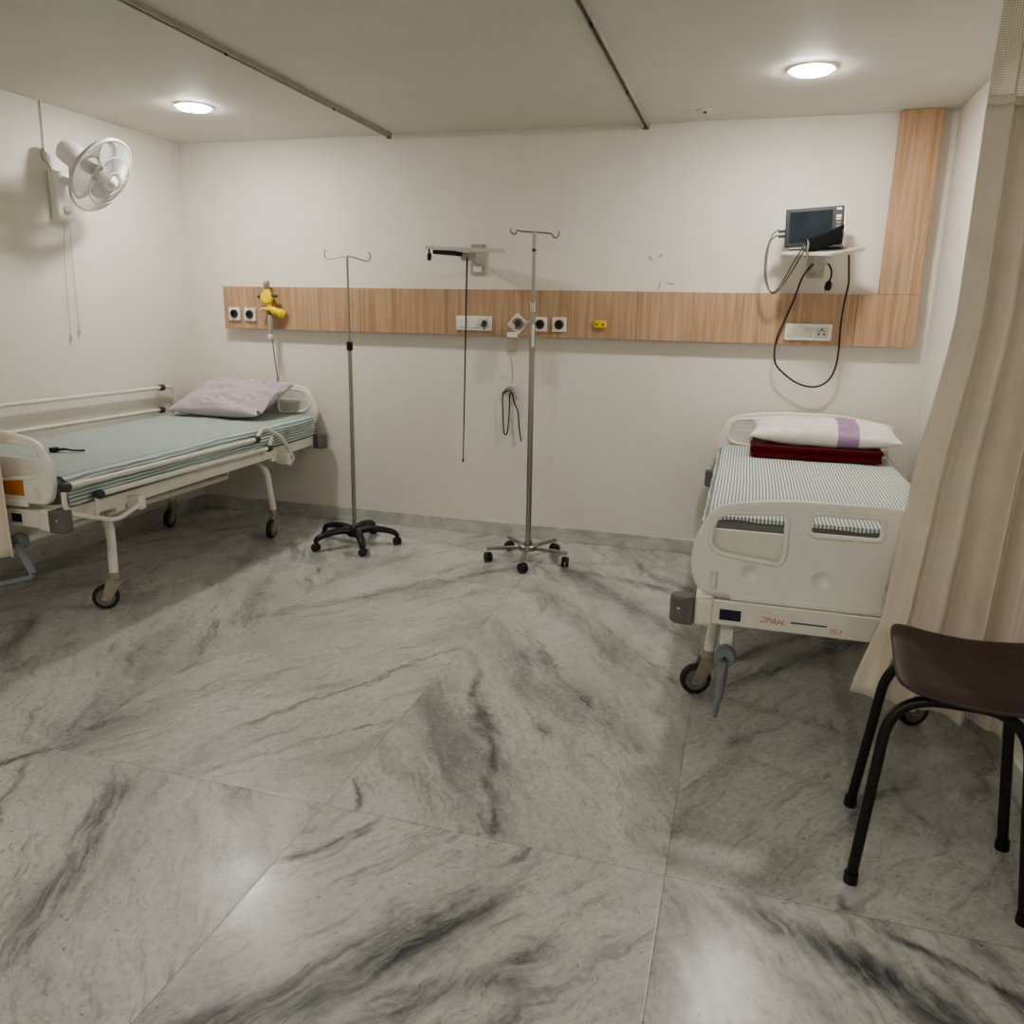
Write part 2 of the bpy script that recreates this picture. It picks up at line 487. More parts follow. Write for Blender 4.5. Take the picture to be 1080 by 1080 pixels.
def thing(name, label, category, loc, group=None):
    o = bpy.data.objects.new(name, None); COL.objects.link(o); o.location = loc; o.empty_display_size = .1
    return tag(o, label, category, group)
def tag(o, label, category, group=None):
    o['label'] = label; o['category'] = category
    if group: o['group'] = group
    return o
def struct(o):
    o['kind'] = 'structure'; return o
def lab(o, s):
    o['label'] = s; return o

# ------------------------------------------------------------------ room
XL, XR, YF, H = -3.86, .955, -8.6, 2.543
struct(MB().box(XL - .2, XR + .2, YF - .2, .2, -.1, 0).build('floor', M['floor'], smooth=False))
struct(MB().box(XL - .2, XR + .2, YF - .2, .2, H, H + .1).build('ceiling', M['ceil'], smooth=False))
struct(MB().box(XL - .2, XR + .2, 0, .2, 0, H).build('wall_back', M['wall_back'], smooth=False))
struct(MB().box(XL - .2, XL, YF, 0, 0, H).build('wall_left', M['wall'], smooth=False))
struct(MB().box(XR, XR + .2, YF, 0, 0, H).build('wall_right', M['wall'], smooth=False))
struct(MB().box(XL - .2, XR + .2, YF - .2, YF, 0, H).build('wall_front', M['wall'], smooth=False))
struct(MB().box(XL, XR, -.014, 0, 0, .092).build('baseboard_back', M['marble_skirt'], bevel=.002))
struct(MB().box(XL, XL + .014, YF, -.014, 0, .092).build('baseboard_left', M['marble_skirt'], bevel=.002))
struct(MB().box(XR - .014, XR, YF, -.014, 0, .092).build('baseboard_right', M['marble_skirt'], bevel=.002))

# L-shaped wooden bedhead panel
PF = -.065
wp = thing('wall_panel', 'L-shaped wood-grain laminate panel along the back wall, rising to the ceiling at right', 'wall panel', (-1.3, 0, 1.32))
MB().box(-3.535, .882, PF, 0, 1.325, 1.608).build('horizontal_board', M['wood'], wp, bevel=.002)
MB().box(.670, .876, PF, 0, 1.6085, H - .001).build('vertical_board', M['wood'], wp, bevel=.002)

# ------------------------------------------------------------------ curtain tracks and curtains
def track(a, b, label):
    t = thing('curtain_track', label, 'curtain track', ((a[0] + b[0]) / 2, (a[1] + b[1]) / 2, H), 'ceiling curtain tracks')
    horiz = abs(a[0] - b[0]) > abs(a[1] - b[1])
    x0, x1 = sorted((a[0], b[0])); y0, y1 = sorted((a[1], b[1]))
    r = MB(); w = .015
    if horiz:
        r.box(x0, x1, y0 - w, y0 + w, H - .008, H); r.box(x0, x1, y0 - w, y0 - w + .006, H - .024, H - .008); r.box(x0, x1, y0 + w - .006, y0 + w, H - .024, H - .008)
        sl = MB().box(x0 + .002, x1 - .002, y0 - w + .007, y0 + w - .007, H - .014, H - .0085)
    else:
        r.box(x0 - w, x0 + w, y0, y1, H - .008, H); r.box(x0 - w, x0 - w + .006, y0, y1, H - .024, H - .008); r.box(x0 + w - .006, x0 + w, y0, y1, H - .024, H - .008)
        sl = MB().box(x0 - w + .007, x0 + w - .007, y0 + .002, y1 - .002, H - .014, H - .0085)
    r.build('rail', M['alu'], t, smooth=False)
    sl.build('slot', M['alu_dark'], t, smooth=False)
    if not horiz:
        MB().box(x0 - .016, x0 + .016, y1, y1 + .012, H - .034, H).build('end_stop', M['alu_dark'], t, bevel=.003)
        for yy in (-.75, -1.7):
            MB().cyl((x0, yy, H - .03), (x0, yy, H - .016), .006, 10).build('glider', M['dgrey'], t)
track((-2.268, -.055), (-2.268, -2.42), 'left grey curtain track on the ceiling, running out from above the first drip stand')
track((-.672, -.02), (-.672, -2.42), 'right thin grey curtain track on the ceiling, running towards the right-hand bed')
track((-3.84, -2.44), (.935, -2.44), 'long cross curtain track on the ceiling that the cream curtains hang from')

def interp(tab, z):
    for (z0, a), (z1, b) in zip(tab, tab[1:]):
        if z <= z0 and z >= z1:
            f = (z0 - z) / (z0 - z1); f = f * f * (3 - 2 * f) * .5 + f * .5
            return a + (b - a) * f
    return tab[0][1] if z > tab[0][0] else tab[-1][1]

def curtain(label, left, right, hem, folds, amp, y0, seed, group):
    """left/right: tables (z, x); hem(u) -> z of the lower edge"""
    top, netz = H - .026, 2.03
    rnd = random.Random(seed)
    ph = [rnd.uniform(0, 6.28) for _ in range(4)]
    def f(u):   # folds, sharper on the far side
        q = u + .035 * math.sin(5 * u + ph[0]) + .02 * math.sin(13 * u + ph[1])
        s_ = math.sin(2 * PI * folds * q + ph[2])
        return (math.copysign(abs(s_) ** .75, s_) * .8 + .35 * math.sin(2 * PI * folds * 2.3 * q + ph[3]))
    def pt(u, z, k):
        x = interp(left, z) * (1 - u) + interp(right, z) * u
        a = amp * (.55 + .45 * min(1, (top - z) / 1.2)) * (.8 + .5 * u)
        return V((x + .014 * math.cos(2 * PI * folds * u + ph[3]) * k, y0 + a * f(u) * k + .006 * math.sin(3 * z + 9 * u), z))
    t = thing('curtain', label, 'curtain', ((left[0][1] + right[0][1]) / 2, y0, H - .02), group)
    nz = 40
    MB().grid(lambda u, v: pt(u, netz * (1 - v) + hem(u) * v, 1), 170, nz).build('drape', M['curtain'], t, solid=.003, angle=180)
    MB().grid(lambda u, v: pt(u, top * (1 - v) + (netz - .002) * v, 1), 170, 8).build('net_top', M['net'], t, angle=180)
    hm = MB().grid(lambda u, v: pt(u, netz + .012 - .024 * v, 1) + V((0, -.003, 0)), 170, 2)
    hm.build('seam_band', M['curtain'], t, solid=.002, angle=180)
    return t
curtain('cream curtain with net top hanging in folds at right, covering part of a bed',
        [(2.52, .572), (2.02, .563), (1.486, .566), (.957, .512), (.589, .490), (.30, .424)],
        [(2.52, .925), (.3, .93)], lambda u: .300 - .085 * u, 4.3, .034, -2.42, 3, None)
curtain('sliver of cream curtain at the left edge, beside the foot of the left bed',
        [(2.52, -3.80), (.3, -3.81)], [(2.52, -3.00), (.3, -2.985)], lambda u: .375 + .012 * math.sin(9 * u), 6.5, .03, -2.425, 5, None)

# ------------------------------------------------------------------ ceiling fittings
def downlight(x, y, label, mat='lamp'):
    t = thing('recessed_downlight', label, 'ceiling light', (x, y, H), 'recessed ceiling downlights')
    MB().lathe([(.088, -.001), (.104, -.001), (.106, -.004), (.103, -.007), (.092, -.008), (.088, -.005)], (x, y, H), hollow=True).build('trim_ring', M['white'], t)
    MB().lathe([(.0, -.002), (.086, -.002), (.087, -.010), (.080, -.016), (.05, -.020), (.0, -.022)], (x, y, H), seg=32).build('diffuser', M[mat], t)
downlight(-3.07, -.87, 'glowing round downlight in the ceiling near the wall fan')
downlight(.165, -.89, 'glowing round downlight in the ceiling above the right-hand bed')
M['lamp2'] = emit_mat('lamp_diffuser_front', (255, 251, 243), 35.0)
for i, (x, y) in enumerate([(-2.9, -5.9), (-1.3, -6.0), (.2, -5.9)]):
    downlight(x, y, ['round ceiling downlight far from the beds, close to the left wall', 'round ceiling downlight far from the beds, in mid room', 'round ceiling downlight far from the beds, close to the right wall'][i], 'lamp2')
cp = thing('ceiling_rose', 'small flat off-white cap on the ceiling close to the back wall', 'ceiling cap', (-.33, -.25, H))
MB().lathe([(.045, 0), (.045, -.006), (.038, -.010), (.0, -.011)], (-.33, -.25, H)).build('cap', M['white_d'], cp)
MB().lathe([(.010, -.010), (.010, -.016), (.0, -.017)], (-.33, -.25, H), seg=12).build('nub', M['dgrey'], cp)

# ------------------------------------------------------------------ wall fan
FC = V((-3.52, -1.105, 2.1556)); FN = V((.8307, .0885, -.5497)).normalized()
fan = thing('wall_fan', 'white oscillating wall fan with a wire cage high on the left wall', 'fan', (XL, -1.08, 2.05))
wb = MB().box(XL, XL + .055, -1.145, -1.02, 1.925, 2.19).build('wall_box', M['fanw'], fan, bevel=.012, seg=3)
MB().lathe([(.024, 0), (.024, .012), (.018, .016), (0, .017)], (XL + .055, -1.082, 1.985), (1, 0, 0), 16).build('speed_knob', M['white_d'], wb)
MB().tube(cat([(XL + .04, -1.085, 2.15), (XL + .12, -1.085, 2.13), (XL + .145, -1.1, 2.19), FC - FN * .20 + V((0, 0, -.02))]), [.026] * 0 or .024, 12).build('arm', M['fanw'], fan)
e1 = FN.orthogonal().normalized(); e2 = FN.cross(e1)
mot = MB().lathe([(.0, -.275), (.040, -.272), (.062, -.255), (.068, -.20), (.064, -.15), (.048, -.125), (.03, -.12), (.03, -.07), (.0, -.07)], FC, FN, 24).build('motor_housing', M['fanw'], fan)
MB().lathe([(.034, -.277), (.034, -.273), (0, -.272)], FC, FN, 16).build('rear_vent', M['bumper'], mot)
def ring(r, h, w, mb, seg=48):
    mb.tube([FC + FN * h + (e1 * math.cos(a) + e2 * math.sin(a)) * r for a in [2 * PI * k / seg for k in range(seg)]], w, 6, closed=True)
RC = .2135
fc = MB(); ring(RC, 0, .0075, fc); ring(RC * .66, .052, .0028, fc); ring(RC * .30, .075, .0028, fc)
for k in range(90):
    a = 2 * PI * k / 90
    d = e1 * math.cos(a) + e2 * math.sin(a); tw = e1 * -math.sin(a) + e2 * math.cos(a)
    fc.tube([FC + d * (RC * (1 - q)) + tw * (.03 * math.sin(PI * q)) + FN * (.078 * math.sin(q * PI / 2)) for q in (0, .2, .4, .6, .8)], .0013, 4)
fc.build('front_cage', M['fang'], fan)
rc = MB(); ring(RC, -.008, .006, rc); ring(RC * .7, -.062, .0022, rc); ring(RC * .3, -.085, .003, rc)
for k in range(90):
    a = 2 * PI * k / 90
    d = e1 * math.cos(a) + e2 * math.sin(a)
    rc.tube([FC + d * (RC * (1 - q)) - FN * (.008 + .08 * math.sin(q * PI / 2)) for q in (0, .2, .45, .72)], .0011, 4)
rc.build('rear_cage', M['fang'], fan)
MB().lathe([(0, .096), (.018, .093), (.032, .084), (.036, .074), (.0, .070)], FC, FN, 24).build('front_badge', M['white'], fan)
for k in range(3):
    a0 = 2 * PI * k / 3 + .5
    def bl(u, v, a0=a0):
        r = .035 + .155 * v; wid = 1.35 * (.55 + .75 * math.sin(PI * min(1, v * .85 + .1))) * .9
        a = a0 + (u - .5) * wid + .25 * v
        return FC + (e1 * math.cos(a) + e2 * math.sin(a)) * r + FN * (-.02 + (u - .5) * .05 * (1 - .3 * v))
    MB().grid(bl, 10, 10).build('blade', M['fang'], fan, solid=.003, angle=80)
MB().lathe([(.0, -.07), (.034, -.066), (.038, -.03), (.034, .008), (.02, .018), (0, .02)], FC, FN, 20).build('blade_hub', M['white_d'], fan)
for (y, zb, yb) in ((-1.046, 1.335, -1.036), (-1.09, 1.30, -1.106)):
    pc = MB().tube(cat([(XL + .03, y, 1.93), (XL + .014, (y + yb) / 2, 1.65), (XL + .012, yb, zb)]), .0016, 6).build('pull_cord', M['cord'], fan)
    MB().tube([(XL + .012, yb, zb), (XL + .012, yb, zb - .045)], [.004, .007], 8).build('cord_toggle', M['white_d'], pc)
MB().tube(cat([(XL + .006, -1.143, H), (XL + .008, -1.147, 2.40), (XL + .008, -1.150, 2.26), (XL + .02, -1.125, 2.19)]), .0032, 8).build('power_cord', M['cord'], fan)
MB().box(XL, XL + .014, -1.162, -1.140, 2.235, 2.285).build('cord_clip', M['white_d'], fan, bevel=.003)

# ------------------------------------------------------------------ hospital beds
def hull_board(W, zb, zt, drop):
    """outline of a head or foot board, u across, v up"""
    return loop_round([(-W * .93, zb), (-W, zb + .10), (-W * .965, zt - drop - .09), (-W * .86, zt - drop + .012), (-W * .42, zt - .006), (W * .42, zt - .006),
                       (W * .86, zt - drop + .012), (W * .965, zt - drop - .09), (W, zb + .10), (W * .93, zb)], [.05, .05, .06, .06, .14, .14, .06, .06, .05, .05], 6)

def board(name, bed, cx, y, zb, zt, W, orange=False, foot=True):
    s_ = 1 if foot else -1
    fr = front(cx, y, 0)
    h_l = loop_round([(-W * .875, zt - .175 + .0), (-W * .845, zt - .085), (-W * .78, zt - .062), (-W * .37, zt - .047), (-W * .365, zt - .20), (-W * .40, zt - .225), (-W * .80, zt - .205)], [.03, .02, .03, .02, .03, .03, .04], 5)
    h_r = [(-a, b) for a, b in reversed(h_l)]
    h_m = loop_round([(-W * .235, zt - .115), (-W * .225, zt - .040), (W * .225, zt - .040), (W * .235, zt - .115)], .025, 5)
    dim = [(k, zb + .088) for k in (-.275, -.052, .17)] if foot else []
    circ = [[(k + .024 * math.cos(q * PI / 12), z + .024 * math.sin(q * PI / 12)) for q in range(24)] for k, z in dim]
    o = plate(name, [hull_board(W, zb, zt, .055), h_l, h_m, h_r] + circ, .036, M['abs'], bed, fr, .011)
    for lp in (h_l, h_r):
        us = [a for a, b in lp]; u0, u1 = min(us), max(us)
        clip = [(a, min(b, zt - .125 - .0 * a)) for a, b in lp]
        plate('recess_panel', [clip], .014, M['abs_in'], o, front(cx, y + .006, 0), .003)
    for lp in (h_l, h_r, h_m):
        MB().tube([fr @ V((a, b, .0165)) for a, b in lp], .0095, 10, closed=True).build('raised_rim', M['abs'], o)
    if foot:
        for k in (-.275, -.052, .17):
            MB().lathe([(.0, -.016), (.012, -.0135), (.022, -.006), (.029, -.0005), (.031, .001), (.031, -.010), (.02, -.019), (0, -.022)], (cx + k, y - .018, zb + .088), (0, -1, 0), 24).build('round_dimple', M['abs'], o)
        for k in (-.395, .395):
            MB().tube([(cx + k, y - .017, zb + .025), (cx + k, y - .017, zb + .085)], .013, 10).build('slot_rib', M['abs_in'], o)
        MB().box(cx - .335, cx + .335, y - .028, y - .010, zb - .012, zb + .014).build('lower_ledge', M['abs'], o, bevel=.006)
    if orange:
        so = MB().box(cx + .06, cx + .318, y - .0215, y - .017, zb + .036, zb + .116).build('name_plate', M['orange'], o, bevel=.001)
        lab(so, 'orange rectangular sticker')
    return o

def caster(bed, x, y, ztop, ang=0.0):
    R_ = .062
    c, s_ = math.cos(ang), math.sin(ang)
    mt = Matrix.Translation((x, y, 0)) @ Matrix.Rotation(ang, 4, 'Z')
    f = MB()
    tr = .045
    f.lathe([(.0, ztop), (.024, ztop), (.024, ztop - .03), (.0, ztop - .03)], mt @ V((tr, 0, 0)), seg=14)
    for sd in (-1, 1):
        f.add([mt @ V(p) for p in ((-.022, sd * .022, R_ - .014), (.020, sd * .022, R_ - .022), (.080, sd * .022, ztop - .045), (.012, sd * .022, ztop - .028),
                                   (-.022, sd * .018, R_ - .014), (.020, sd * .018, R_ - .022), (.080, sd * .018, ztop - .045), (.012, sd * .018, ztop - .028))],
              [(0, 1, 2, 3), (7, 6, 5, 4), (0, 4, 5, 1), (1, 5, 6, 2), (2, 6, 7, 3), (3, 7, 4, 0)])
    f.box(.018, .068, -.022, .022, ztop - .036, ztop - .028, mt)
    ax = (mt @ V((0, 1, 0)) - mt @ V((0, 0, 0)))
    fo = f.build('caster', M['fork'], bed, bevel=.002)
    w = MB().lathe([(.0, -.014), (R_ * .72, -.014), (R_ * .74, -.0165), (R_ * .97, -.013), (R_, -.006), (R_, .006), (R_ * .97, .013), (R_ * .74, .0165), (R_ * .72, .014), (0, .014)], mt @ V((0, 0, R_)), ax, 28)
    wo = w.build('tyre', M['rubber'], fo)
    MB().lathe([(0, -.0165), (R_ * .70, -.0165), (R_ * .70, .0165), (0, .0165)], mt @ V((0, 0, R_)), ax, 24).build('wheel_disc', M['wheel'], wo)
    MB().lathe([(0, -.025), (.009, -.025), (.009, .025), (0, .025)], mt @ V((0, 0, R_)), ax, 10).build('axle', M['chrome'], fo)

YH, YT = -.085, -2.315
def make_bed(cx, dz, label, left):
    W = .48
    bed = thing('hospital_bed', label, 'bed', (cx, -1.2, 0), 'white hospital beds')
    zh, zf = .515 + dz, .478 + dz            # rail heights, head and foot
    def zz(y): return zh + (zf - zh) * (YH - y) / (YH - YT)
    board('headboard', bed, cx, YH, zh + .10, .945 + dz * .6, W, foot=False)
    board('footboard', bed, cx, YT, zf + .065, .895 + dz * .6, W, orange=left)
    # frame: long side rails, cross rails at both ends, slatted deck
    fr = MB()
    for sd in (-1, 1):
        x = cx + sd * .435
        fr.add([(x - .016, YT + .02, zf - .03), (x + .016, YT + .02, zf - .03), (x + .016, YH - .02, zh - .03), (x - .016, YH - .02, zh - .03),
                (x - .016, YT + .02, zf + .035), (x + .016, YT + .02, zf + .035), (x + .016, YH - .02, zh + .035), (x - .016, YH - .02, zh + .035)],
               [(0, 3, 2, 1), (4, 5, 6, 7), (0, 1, 5, 4), (1, 2, 6, 5), (2, 3, 7, 6), (3, 0, 4, 7)])
    frame = fr.build('side_frame', M['white_metal'], bed, bevel=.004)
    MB().box(cx - .40, cx + .40, YT - .022, YT + .018, zf - .040, zf + .038).build('foot_rail', M['white_metal'], bed, bevel=.005)
    MB().box(cx - .40, cx + .40, YH - .018, YH + .022, zh - .035, zh + .035).build('head_rail', M['white_metal'], bed, bevel=.005)
    dk = MB()
    z0, z1 = zh + .040, zf + .040
    dk.add([(cx - .43, YT + .03, z1), (cx + .43, YT + .03, z1), (cx + .43, YH - .03, z0), (cx - .43, YH - .03, z0),
            (cx - .43, YT + .03, z1 + .015), (cx + .43, YT + .03, z1 + .015), (cx + .43, YH - .03, z0 + .015), (cx - .43, YH - .03, z0 + .015)],
           [(0, 3, 2, 1), (4, 5, 6, 7), (0, 1, 5, 4), (1, 2, 6, 5), (2, 3, 7, 6), (3, 0, 4, 7)])
    dk.build('mattress_deck', M['white_metal'], bed, bevel=.003)
    for (y, z, ee) in ((YH, zh, 1), (YT, zf, -1)):
        for sd in (-1, 1):
            xc = cx + sd * .492
            br = MB().box(min(cx + sd * .385, cx + sd * .452), max(cx + sd * .385, cx + sd * .452), y - .028, y + .028, z - .052, z + .048).build('corner_bracket', M['white_metal'], bed, bevel=.014, seg=3)
            b = MB().lathe([(0, -.05), (.036, -.05), (.042, -.044), (.042, .044), (.036, .05), (0, .05)], (xc, y - .004, z), (0, 0, 1), 24)
            b.v = [V((xc + (p.x - xc) * 1.0, y + (p.y - y) * .92, p.z)) for p in b.v]
            b.box(min(cx + sd * .452, xc), max(cx + sd * .452, xc), y - .038, y + .032, z - .049, z + .049)
            bo = b.build('bumper', M['bumper'], bed, bevel=.004)
            if ee < 0: MB().lathe([(0, 0), (.006, 0), (.006, .003), (0, .003)], (xc + sd * .01, y - .040, z + .01), (0, -1, 0), 10).build('screw', M['chrome'], bo)
    # inverted-U leg frames
    ztc = .185
    for (y, kick) in ((-.60, .04), (-1.93, -.03)):
        zt = zz(y) - .055
        pts = fillet([(cx - .395, y + kick, ztc - .02), (cx - .375, y, zt), (cx + .375, y, zt), (cx + .395, y + kick, ztc - .02)], .13, 8)
        MB().tube(pts, .0215, 14).build('leg_frame', M['white_metal'], bed)
        for sd in (-1, 1):
            MB().box(cx + sd * .435 - .015, cx + sd * .435 + .015, y - .03, y + .03, zt - .0, zz(y) - .028).build('leg_gusset', M['white_metal'], bed, bevel=.004)
    for (sx, y, ang) in ((-1, -.56, PI * .55), (1, -.56, PI * .55), (-1, -1.96, .35), (1, -1.96, PI * .15 + (.2 if left else 0))):
        tr = .045
        xx, yy = cx + sx * .395, y
        caster(bed, xx - tr * math.cos(ang), yy - tr * math.sin(ang), ztc, ang)
    # crank shafts with handles under the foot rail
    def crank(x, z, folded):
        sh = MB().cyl((x, YT - .005, z), (x, -.85, z + .012), .017, 14).build('crank_shaft', M['white_metal'], bed)
        MB().box(x - .022, x + .022, YT + .06, YT + .085, z, zz(YT + .07) - .02).build('shaft_hanger', M['white_metal'], sh, bevel=.003)
        MB().cyl((x, -.85, z + .012), (x + .0, -.80, zz(-.8)), .012, 10).build('shaft_link', M['white_metal'], sh)
        hub = MB().lathe([(0, -.035), (.032, -.035), (.037, -.028), (.037, .004), (.032, .014), (0, .016)], (x, YT - .035, z), (0, -1, 0), 20).build('crank', M['crank'], bed)
        lab(hub, 'grey-blue folding crank')
        if folded:
            MB().tube([(x, YT - .045, z - .005), (x - .003, YT - .046, z - .06), (x - .006, YT - .046, z - .125), (x - .012, YT - .046, z - .18), (x - .015, YT - .046, z - .22)], [.031, .030, .027, .018, .013], 14, flat=.55).build('crank_handle', M['crank'], hub)
            MB().lathe([(0, 0), (.008, 0), (.008, .004), (0, .005)], (x, YT - .052, z), (0, -1, 0), 12).build('pivot_pin', M['dgrey'], hub)
        else:
            MB().tube([(x + .01, YT - .045, z - .01), (x + .085, YT - .05, z - .135)], [.020, .018], 12, flat=.55).build('crank_arm', M['crank'], hub)
            MB().tube([(x + .085, YT - .055, z - .135), (x + .078, YT - .06, z - .150), (x - .06, YT - .10, z - .185)], [.013, .013, .012], 12).build('crank_handle', M['crank'], hub)
    if left:
        crank(cx + .262, zf - .108, False); crank(cx - .2, zf - .155, True)
    else:
        crank(cx - .335, zf - .150, True)
        # stickers and marker writing on the foot rail
    st = MB().box(cx - .365, cx - .295, YT - .0235, YT - .0215, zf - .020, zf + .018).build('rail_sticker', M['navy'], bed, smooth=False)
    lab(st, 'dark navy sticker')
    if left:
        s2 = MB().box(cx + .235, cx + .290, YT - .0235, YT - .0215, zf - .020, zf + .018).build('rail_sticker', M['navy'], bed, smooth=False)
        lab(s2, 'dark square sticker')
    if not left:
        tx = text('marker_writing', '\u0186PAH.', .029, M['red_ink'], bed, front(cx - .235, YT - .0225, zf - .012, .05), .2)
        lab(tx, 'faded red handwriting')
        ln = MB().box(cx - .135, cx - .022, YT - .0232, YT - .0220, zf - .004, zf + .001, ).build('marker_line', M['grey_ink'], bed, smooth=False)
        text('marker_writing', '10.3', .024, M['red_ink'], bed, front(cx - .015, YT - .0225, zf - .022, .03), .2)
    return bed, zz

bedL, zzL = make_bed(-3.295, .062, 'white hospital bed against the left wall with side rails and a lilac pillow', True)
bedR, zzR = make_bed(.352, 0.0, 'white hospital bed at right, half behind the cream curtain', False)

# collapsible side rails of the left bed
def knob(p, par):
    MB().lathe([(0, -.022), (.017, -.022), (.021, -.016), (.021, .016), (.017, .022), (0, .022)], p, (0, 1, 0), 14).build('rail_knob', M['dgrey'], par)
xr = -2.785
nr = MB()
nr.tube([(xr, -2.30, .688), (xr, -.875, .697)], .0125, 12)
nr.tube([(xr - .01, -2.12, .617), (xr - .01, -.735, .622)], .0125, 12)
side = nr.build('side_rail', M['white_metal'], bedL)
lab(side, 'lowered white tube side rail')
a = MB().tube(fillet([(xr, -2.31, .688), (xr, -2.315, .575), (xr + .005, -2.03, .475), (xr, -1.86, .525)], .06), .0115, 10)
a.tube([(xr - .01, -2.12, .617), (xr - .005, -2.14, .52)], .0105, 10)
a.build('rail_link', M['white_metal'], side)
a = MB().tube(fillet([(xr, -.875, .697), (xr, -.80, .765), (xr, -.60, .675), (xr, -.47, .515), (xr, -.54, .485)], .05), .0115, 10)
a.tube([(xr - .01, -.735, .622), (xr - .005, -.70, .69)], .0105, 10)
a.build('rail_link', M['white_metal'], side)
for p in ((xr, -2.30, .688), (xr - .01, -2.11, .617), (xr, -.875, .697), (xr - .01, -.735, .622)): knob(p, side)
for y in (-1.86, -.54):
    MB().box(xr - .075, xr + .010, y - .022, y + .022, .490, .560).build('rail_mount', M['white_metal'], side, bevel=.006)
xf = -3.815
fr_ = MB()
fr_.tube([(xf, -2.2, .925), (xf, -.42, .925)], .0125, 12); fr_.tube([(xf, -2.2, .775), (xf, -.44, .775)], .0125, 12)
far = fr_.build('side_rail', M['white_metal'], bedL)
lab(far, 'raised white tube side rail')
for (y0, y1) in ((-.42, -.30), (-2.2, -2.28)):
    MB().tube(fillet([(xf, y0, .925), (xf, y1, .925), (xf, y1, .58)], .05), .0115, 10).build('rail_link', M['white_metal'], far)
for p in ((xf, -.42, .925), (xf, -.44, .775), (xf, -2.2, .925), (xf, -2.2, .775)): knob(p, far)

# ------------------------------------------------------------------ mattresses and bedding
def bedding(cx, zz, label, sheet_mat, hang, foot_drop, seed, wl, wr, foot_gap=.052, lift=0.0):
    zt = lambda y: zz(y) + .178 + lift
    t = thing('mattress', label, 'mattress', (cx, -1.2, zz(-1.2) + .055), 'mattresses on the hospital beds')
    y0, y1 = YH - .045, YT + foot_gap
    mb = MB()
    def ring_pts(z, ins):
        return [V((cx - wl + ins, y1 + ins, z + zz(y1) - zz(-1.2))), V((cx + wr - ins, y1 + ins, z + zz(y1) - zz(-1.2))), V((cx + wr - ins, y0 - ins, z + zz(y0) - zz(-1.2))), V((cx - wl + ins, y0 - ins, z + zz(y0) - zz(-1.2)))]
    zb = zz(-1.2) + .056; ztp = zt(-1.2) - .003
    vs = ring_pts(zb, 0) + ring_pts(ztp, 0)
    mb.add(vs, [(0, 3, 2, 1), (4, 5, 6, 7), (0, 1, 5, 4), (1, 2, 6, 5), (2, 3, 7, 6), (3, 0, 4, 7)])
    mb.build('mattress_body', M['mattress'], t, bevel=.022, seg=4)
    # the sheet, over the top and down both long sides
    tot = wl + wr + 2 * hang
    def sh(u, v):
        y = y0 + .004 + (y1 - y0 - .008 - foot_drop) * v if foot_drop > 0 else y0 - .01 + (y1 - y0 + .02) * v
        s_ = u * tot
        n_ = noise.noise(V((u * 6 + seed, v * 7, seed)))
        n2 = noise.noise(V((u * 18 + seed, v * 16, seed + 3)))
        r = .020
        if s_ < hang: x, z, ox = cx - wl - .004, -(hang - s_), -1
        elif s_ > tot - hang: x, z, ox = cx + wr + .004, -(s_ - (tot - hang)), 1
        else: x, z, ox = cx - wl + (s_ - hang), 0.0, 0
        if ox == 0:
            e = min(x - (cx - wl), cx + wr - x)
            if e < r: z -= (r - math.sqrt(max(0, r * r - (r - e) ** 2)))
            z += .002 + .0035 * n_ + .0018 * n2 + .002
        else:
            if -z < r:
                x -= ox * (r - math.sqrt(max(0, r * r - (r + z) ** 2))) * .6
            z -= .012
            x += ox * (.016 + (.004 * math.sin(v * 61 + 9 * n_ - 40 * z) + .005 * math.sin(v * 23 + 60 * z)) * min(1, -z / .05) + .004 * n2)
            z += .008 * n_
        yy = y + .004 * n2
        zz_ = zt(y) + z
        if foot_drop > 0 and v > .999: zz_ -= 0
        return (x, yy, zz_)
    sh2 = sh
    if foot_drop > 0:
        def sh2(u, v):
            if v <= .93: return sh(u, v / .93)
            p = V(sh(u, 1.0)); q = (v - .93) / .07
            p.y = y1 - .003 - .004 * math.sin(q * 1.57)
            p.z -= foot_drop * q * (.7 + .5 * noise.noise(V((u * 9, 3, seed)))) + .004
            return p
    so = MB().grid(sh2, 110, 110).build('bed_sheet', M[sheet_mat], t, angle=180)
    uvl = so.data.uv_layers.new(name='cloth')
    for lp in so.data.loops:
        i = lp.vertex_index
        uvl.data[lp.index].uv = ((i % 111) / 110 * tot, (i // 111) / 110 * 2.1)
    return t, zt
mL, ztL = bedding(-3.295, zzL, 'thin mattress with a faded green striped sheet on the left bed', 'sheet_l', .115, 0, 2.0, .455, .455)
mR, ztR = bedding(.352, zzR, 'thin grey mattress with a crisp white and green striped sheet on the right bed', 'sheet_r', .06, .014, 5.0, .445, .445, .47, .036)

